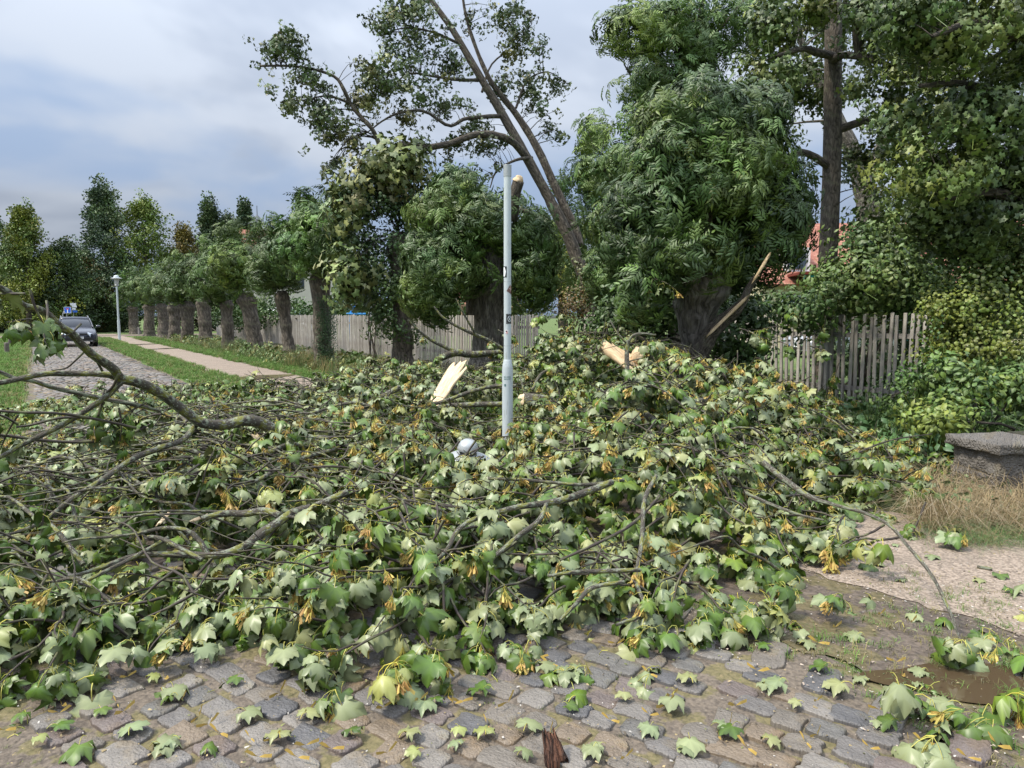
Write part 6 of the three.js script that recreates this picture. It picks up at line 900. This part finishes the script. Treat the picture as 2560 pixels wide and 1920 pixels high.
house('red_roof_house', 'house with red tiled roof and turquoise porch behind the trees at the right', at(2260, 800, 37).setY(0), -0.12, 16, 8, 3.3, 6.3, [0.62, 0.55, 0.36], (h, R) => {
  const tq = mat([0.02, 0.36, 0.36], 0.5), gl = mat([0.05, 0.07, 0.09], 0.08), wh = mat([0.75, 0.75, 0.75], 0.5);
  for (const x of [-6.6, -4.6, -2.6, 0.5, 4]) { const w = part(h, 'window', box(1.0, 1.2, 0.05, x, 1.9, 4.03), gl); part(w, 'frame', merge([box(1.1, 0.08, 0.07, x, 2.52, 4.04), box(1.1, 0.08, 0.07, x, 1.28, 4.04), box(0.08, 1.2, 0.07, x - 0.52, 1.9, 4.045), box(0.08, 1.2, 0.07, x + 0.52, 1.9, 4.045), box(0.05, 1.2, 0.07, x, 1.9, 4.05)]), wh); }
  const d = part(h, 'dormer', box(1.2, 1.2, 1.6, -6.4, 4.2, 2.8), wh); part(d, 'pane', box(0.8, 0.8, 0.04, -6.4, 4.2, 3.63), gl);
  for (const x of [-6.2, -4.2, -2.2]) part(h, 'porch_post', box(0.16, 3.2, 0.16, x, 1.6, 6), tq); part(h, 'porch_beam', box(5, 0.18, 0.18, -4.2, 3.29, 6), tq); part(h, 'porch_rail', box(4.9, 0.14, 0.12, -4.2, 2.5, 6.0), tq);
  part(h, 'porch_roof', box(5.4, 0.12, 2.4, -4.2, 3.46, 5.1), mat([0.45, 0.15, 0.1], 0.85, { map: T.tiles }));
});
house('far_red_roof', 'distant building with red tiled roof and a small slate cupola above the pollards', at(722, 800, 78).setY(0), 0.35, 9, 8, 7.2, 10.6, [0.6, 0.55, 0.48], (h) => {
  const slate = mat([0.10, 0.11, 0.13], 0.6), cx = -2.9, tw = mat([0.14, 0.15, 0.17], 0.7); part(h, 'cupola', merge([box(0.9, 1.0, 0.9, cx, 10.8, 0)]), tw); part(h, 'cupola_roof', merge([new THREE.ConeGeometry(0.95, 1.0, 8).toNonIndexed().translate(cx, 11.8, 0), new THREE.CylinderGeometry(0.04, 0.05, 1.0, 6).toNonIndexed().translate(cx, 12.7, 0)]), slate);
  for (const x of [-3, -1, 1, 3]) part(h, 'window', box(0.9, 1.3, 0.05, x, 5, 4.03), mat([0.05, 0.06, 0.08], 0.1));
});
house('garden_house', 'low red roofed building glimpsed between the fence pickets and pollards', at(1135, 800, 60).setY(0), 0.3, 9, 7, 2.3, 4.2, [0.3, 0.24, 0.18]);

// ================================================================ weeds and undergrowth
{
  const r = rng(701), tall = bladeTuft(21, 16, 0.55, 0.16, 0.009, 0.9), flat = bladeTuft(22, 18, 0.5, 0.2, 0.007, 2.2), leafyList = [], grassList = [], straw = [], edge = [];
  const put = (list, u, v, s, c, sy = 1) => { const p = road(u, v); list.push({ m: new THREE.Matrix4().compose(p, new THREE.Quaternion().setFromEuler(new THREE.Euler((r() - 0.5) * 0.5, r() * 6.28, (r() - 0.5) * 0.5)), V(s, s * sy, s)), c }); };
  for (let i = 0; i < 1500; i++) { const u = 10 + 38 * Math.pow(r(), 1.3), v = 6.7 + 1.9 * r() + 0.3 * noise3(u, 0, 3); if (noise3(u * 0.5, v, 6) < -0.2) continue; const k = 0.7 + 0.6 * r(), y = r(); put(leafyList, u, v, 0.6 + 0.8 * r(), y < 0.3 ? RGB(0.2 * k, 0.2 * k, 0.05 * k) : RGB(0.1 * k, 0.16 * k, 0.04 * k), 1.5); }
  for (let i = 0; i < 900; i++) { const u = 10 + 38 * Math.pow(r(), 1.3), v = 6.5 + 2.2 * r(), k = 0.7 + 0.6 * r(); put(grassList, u, v, 0.6 + 0.5 * r(), r() < 0.45 ? RGB(0.28 * k, 0.22 * k, 0.09 * k) : RGB(0.12 * k, 0.17 * k, 0.05 * k)); }
  for (let i = 0; i < 380; i++) { const u = 2.5 + 7 * r(), v = 8.2 + 2.6 * r(), k = 0.7 + 0.6 * r(); put(grassList, u, v, 0.5 + 0.5 * r(), RGB(0.09 * k, 0.15 * k, 0.04 * k)); }
  for (let i = 0; i < 700; i++) { const u = 1.2 + 8.5 * r(), v = 7.2 + 3.6 * r(), k = 0.7 + 0.6 * r(); if (project(road(u, v))[0] > 2420 && v < 9) continue; put(leafyList, u, v, 0.7 + 0.7 * r(), RGB(0.07 * k, 0.14 * k, 0.045 * k), 1.1); }
  for (let i = 0; i < 190; i++) { const p = gnd(2290 + 290 * r(), 1225 + 110 * r()), [u, v] = roadUV(p.x, p.z), k = 0.8 + 0.5 * r(); put(straw, u, v, 0.3 + 0.4 * r(), RGB(0.3 * k, 0.225 * k, 0.12 * k), 0.6 + 0.5 * r()); }
  for (let i = 0; i < 60; i++) { const p = gnd(2360 + 200 * r(), 1190 + 110 * r()), [u, v] = roadUV(p.x, p.z), k = 0.7 + 0.6 * r(); put(leafyList, u, v, 0.3 + 0.45 * r(), RGB(0.08 * k, 0.15 * k, 0.045 * k), 1.1); }
  for (let i = 0; i < 170; i++) { const p = gnd(2330 + 230 * r(), 1270 + 100 * r()), [u, v] = roadUV(p.x, p.z), k = 0.8 + 0.5 * r(); put(straw, u, v, 0.22 + 0.2 * r(), r() < 0.6 ? RGB(0.1 * k, 0.19 * k, 0.05 * k) : RGB(0.3 * k, 0.24 * k, 0.12 * k), 0.7); }
  tag(copies(scene, 'leafy_weeds', SHOOT.oval, crownMat, leafyList), 'leafy weeds along the foot of the trees and fence', 'weeds');
  tag(copies(scene, 'tall_grass', tall, grassMat, grassList), 'tall green and straw coloured grass under the trees', 'grass');
  tag(copies(scene, 'dry_grass', flat, grassMat, straw), 'dry straw and grass at the foot of the stone wall', 'grass');
  const iv = []; for (let i = 0; i < 160; i++) { const p = at(808 + 40 * (r() - 0.3), 920 - 170 * Math.pow(r(), 1.5), 21.75 - 0.05 * r()); iv.push({ m: basis(V(r() - 0.5, 0.6, 0.4), V(0, 0.3, 1), p, 0.8), c: RGB(0.04, 0.085, 0.03) }); }
  tag(copies(scene, 'climbing_ivy', SHOOT.ivy, crownMat, iv), 'ivy climbing the foot of the tall pollard', 'ivy');
}
// shrubs and trees that close the view behind the right fence
bush('backdrop_shrub', 'broad dark shrub behind the picket fence between the two trunks', [[2130, 790, 22, 130, 160, 50], [2280, 760, 22, 130, 170, 60]], 'far', { seed: 121, tint: [0.045, 0.09, 0.03], scale: 0.7 });
bush('backdrop_shrub', 'dark shrub behind the right end of the picket fence', [[2430, 800, 18, 130, 200, 90], [2600, 780, 18, 120, 150, 100]], 'far', { seed: 122, tint: [0.04, 0.085, 0.028], scale: 0.6 });
bush('backdrop_shrub', 'green garden shrub seen through the fence gap', [[1560, 770, 24, 80, 120, 40], [1700, 770, 22, 90, 130, 50], [1850, 780, 20, 80, 110, 60]], 'far', { seed: 123, tint: [0.05, 0.1, 0.03], scale: 0.7 });
farTree('tall tree behind the big pollard', 1830, 400, 110, 56, [0.06, 0.11, 0.04], { n: 16, k: 9, scale: 1.1 });
farTree('mid green tree far behind the broken lamp pole', 1180, 600, 120, 60, [0.07, 0.12, 0.04], { n: 24, k: 8 });
farTree('dark tree far behind the fence gap', 1500, 560, 120, 56, [0.06, 0.11, 0.04], { n: 24, k: 8 });
bush('backdrop_shrub', 'dark low shrub right behind the open pickets of the right fence', [[2120, 930, 13.2, 90, 120, 90], [2220, 900, 13, 90, 130, 110], [2010, 930, 13.6, 70, 80, 80], [2300, 880, 12.6, 70, 90, 110]], 'oval', { seed: 124, tint: [0.04, 0.085, 0.03], scale: 0.9 });

renderer.render(scene, camera);
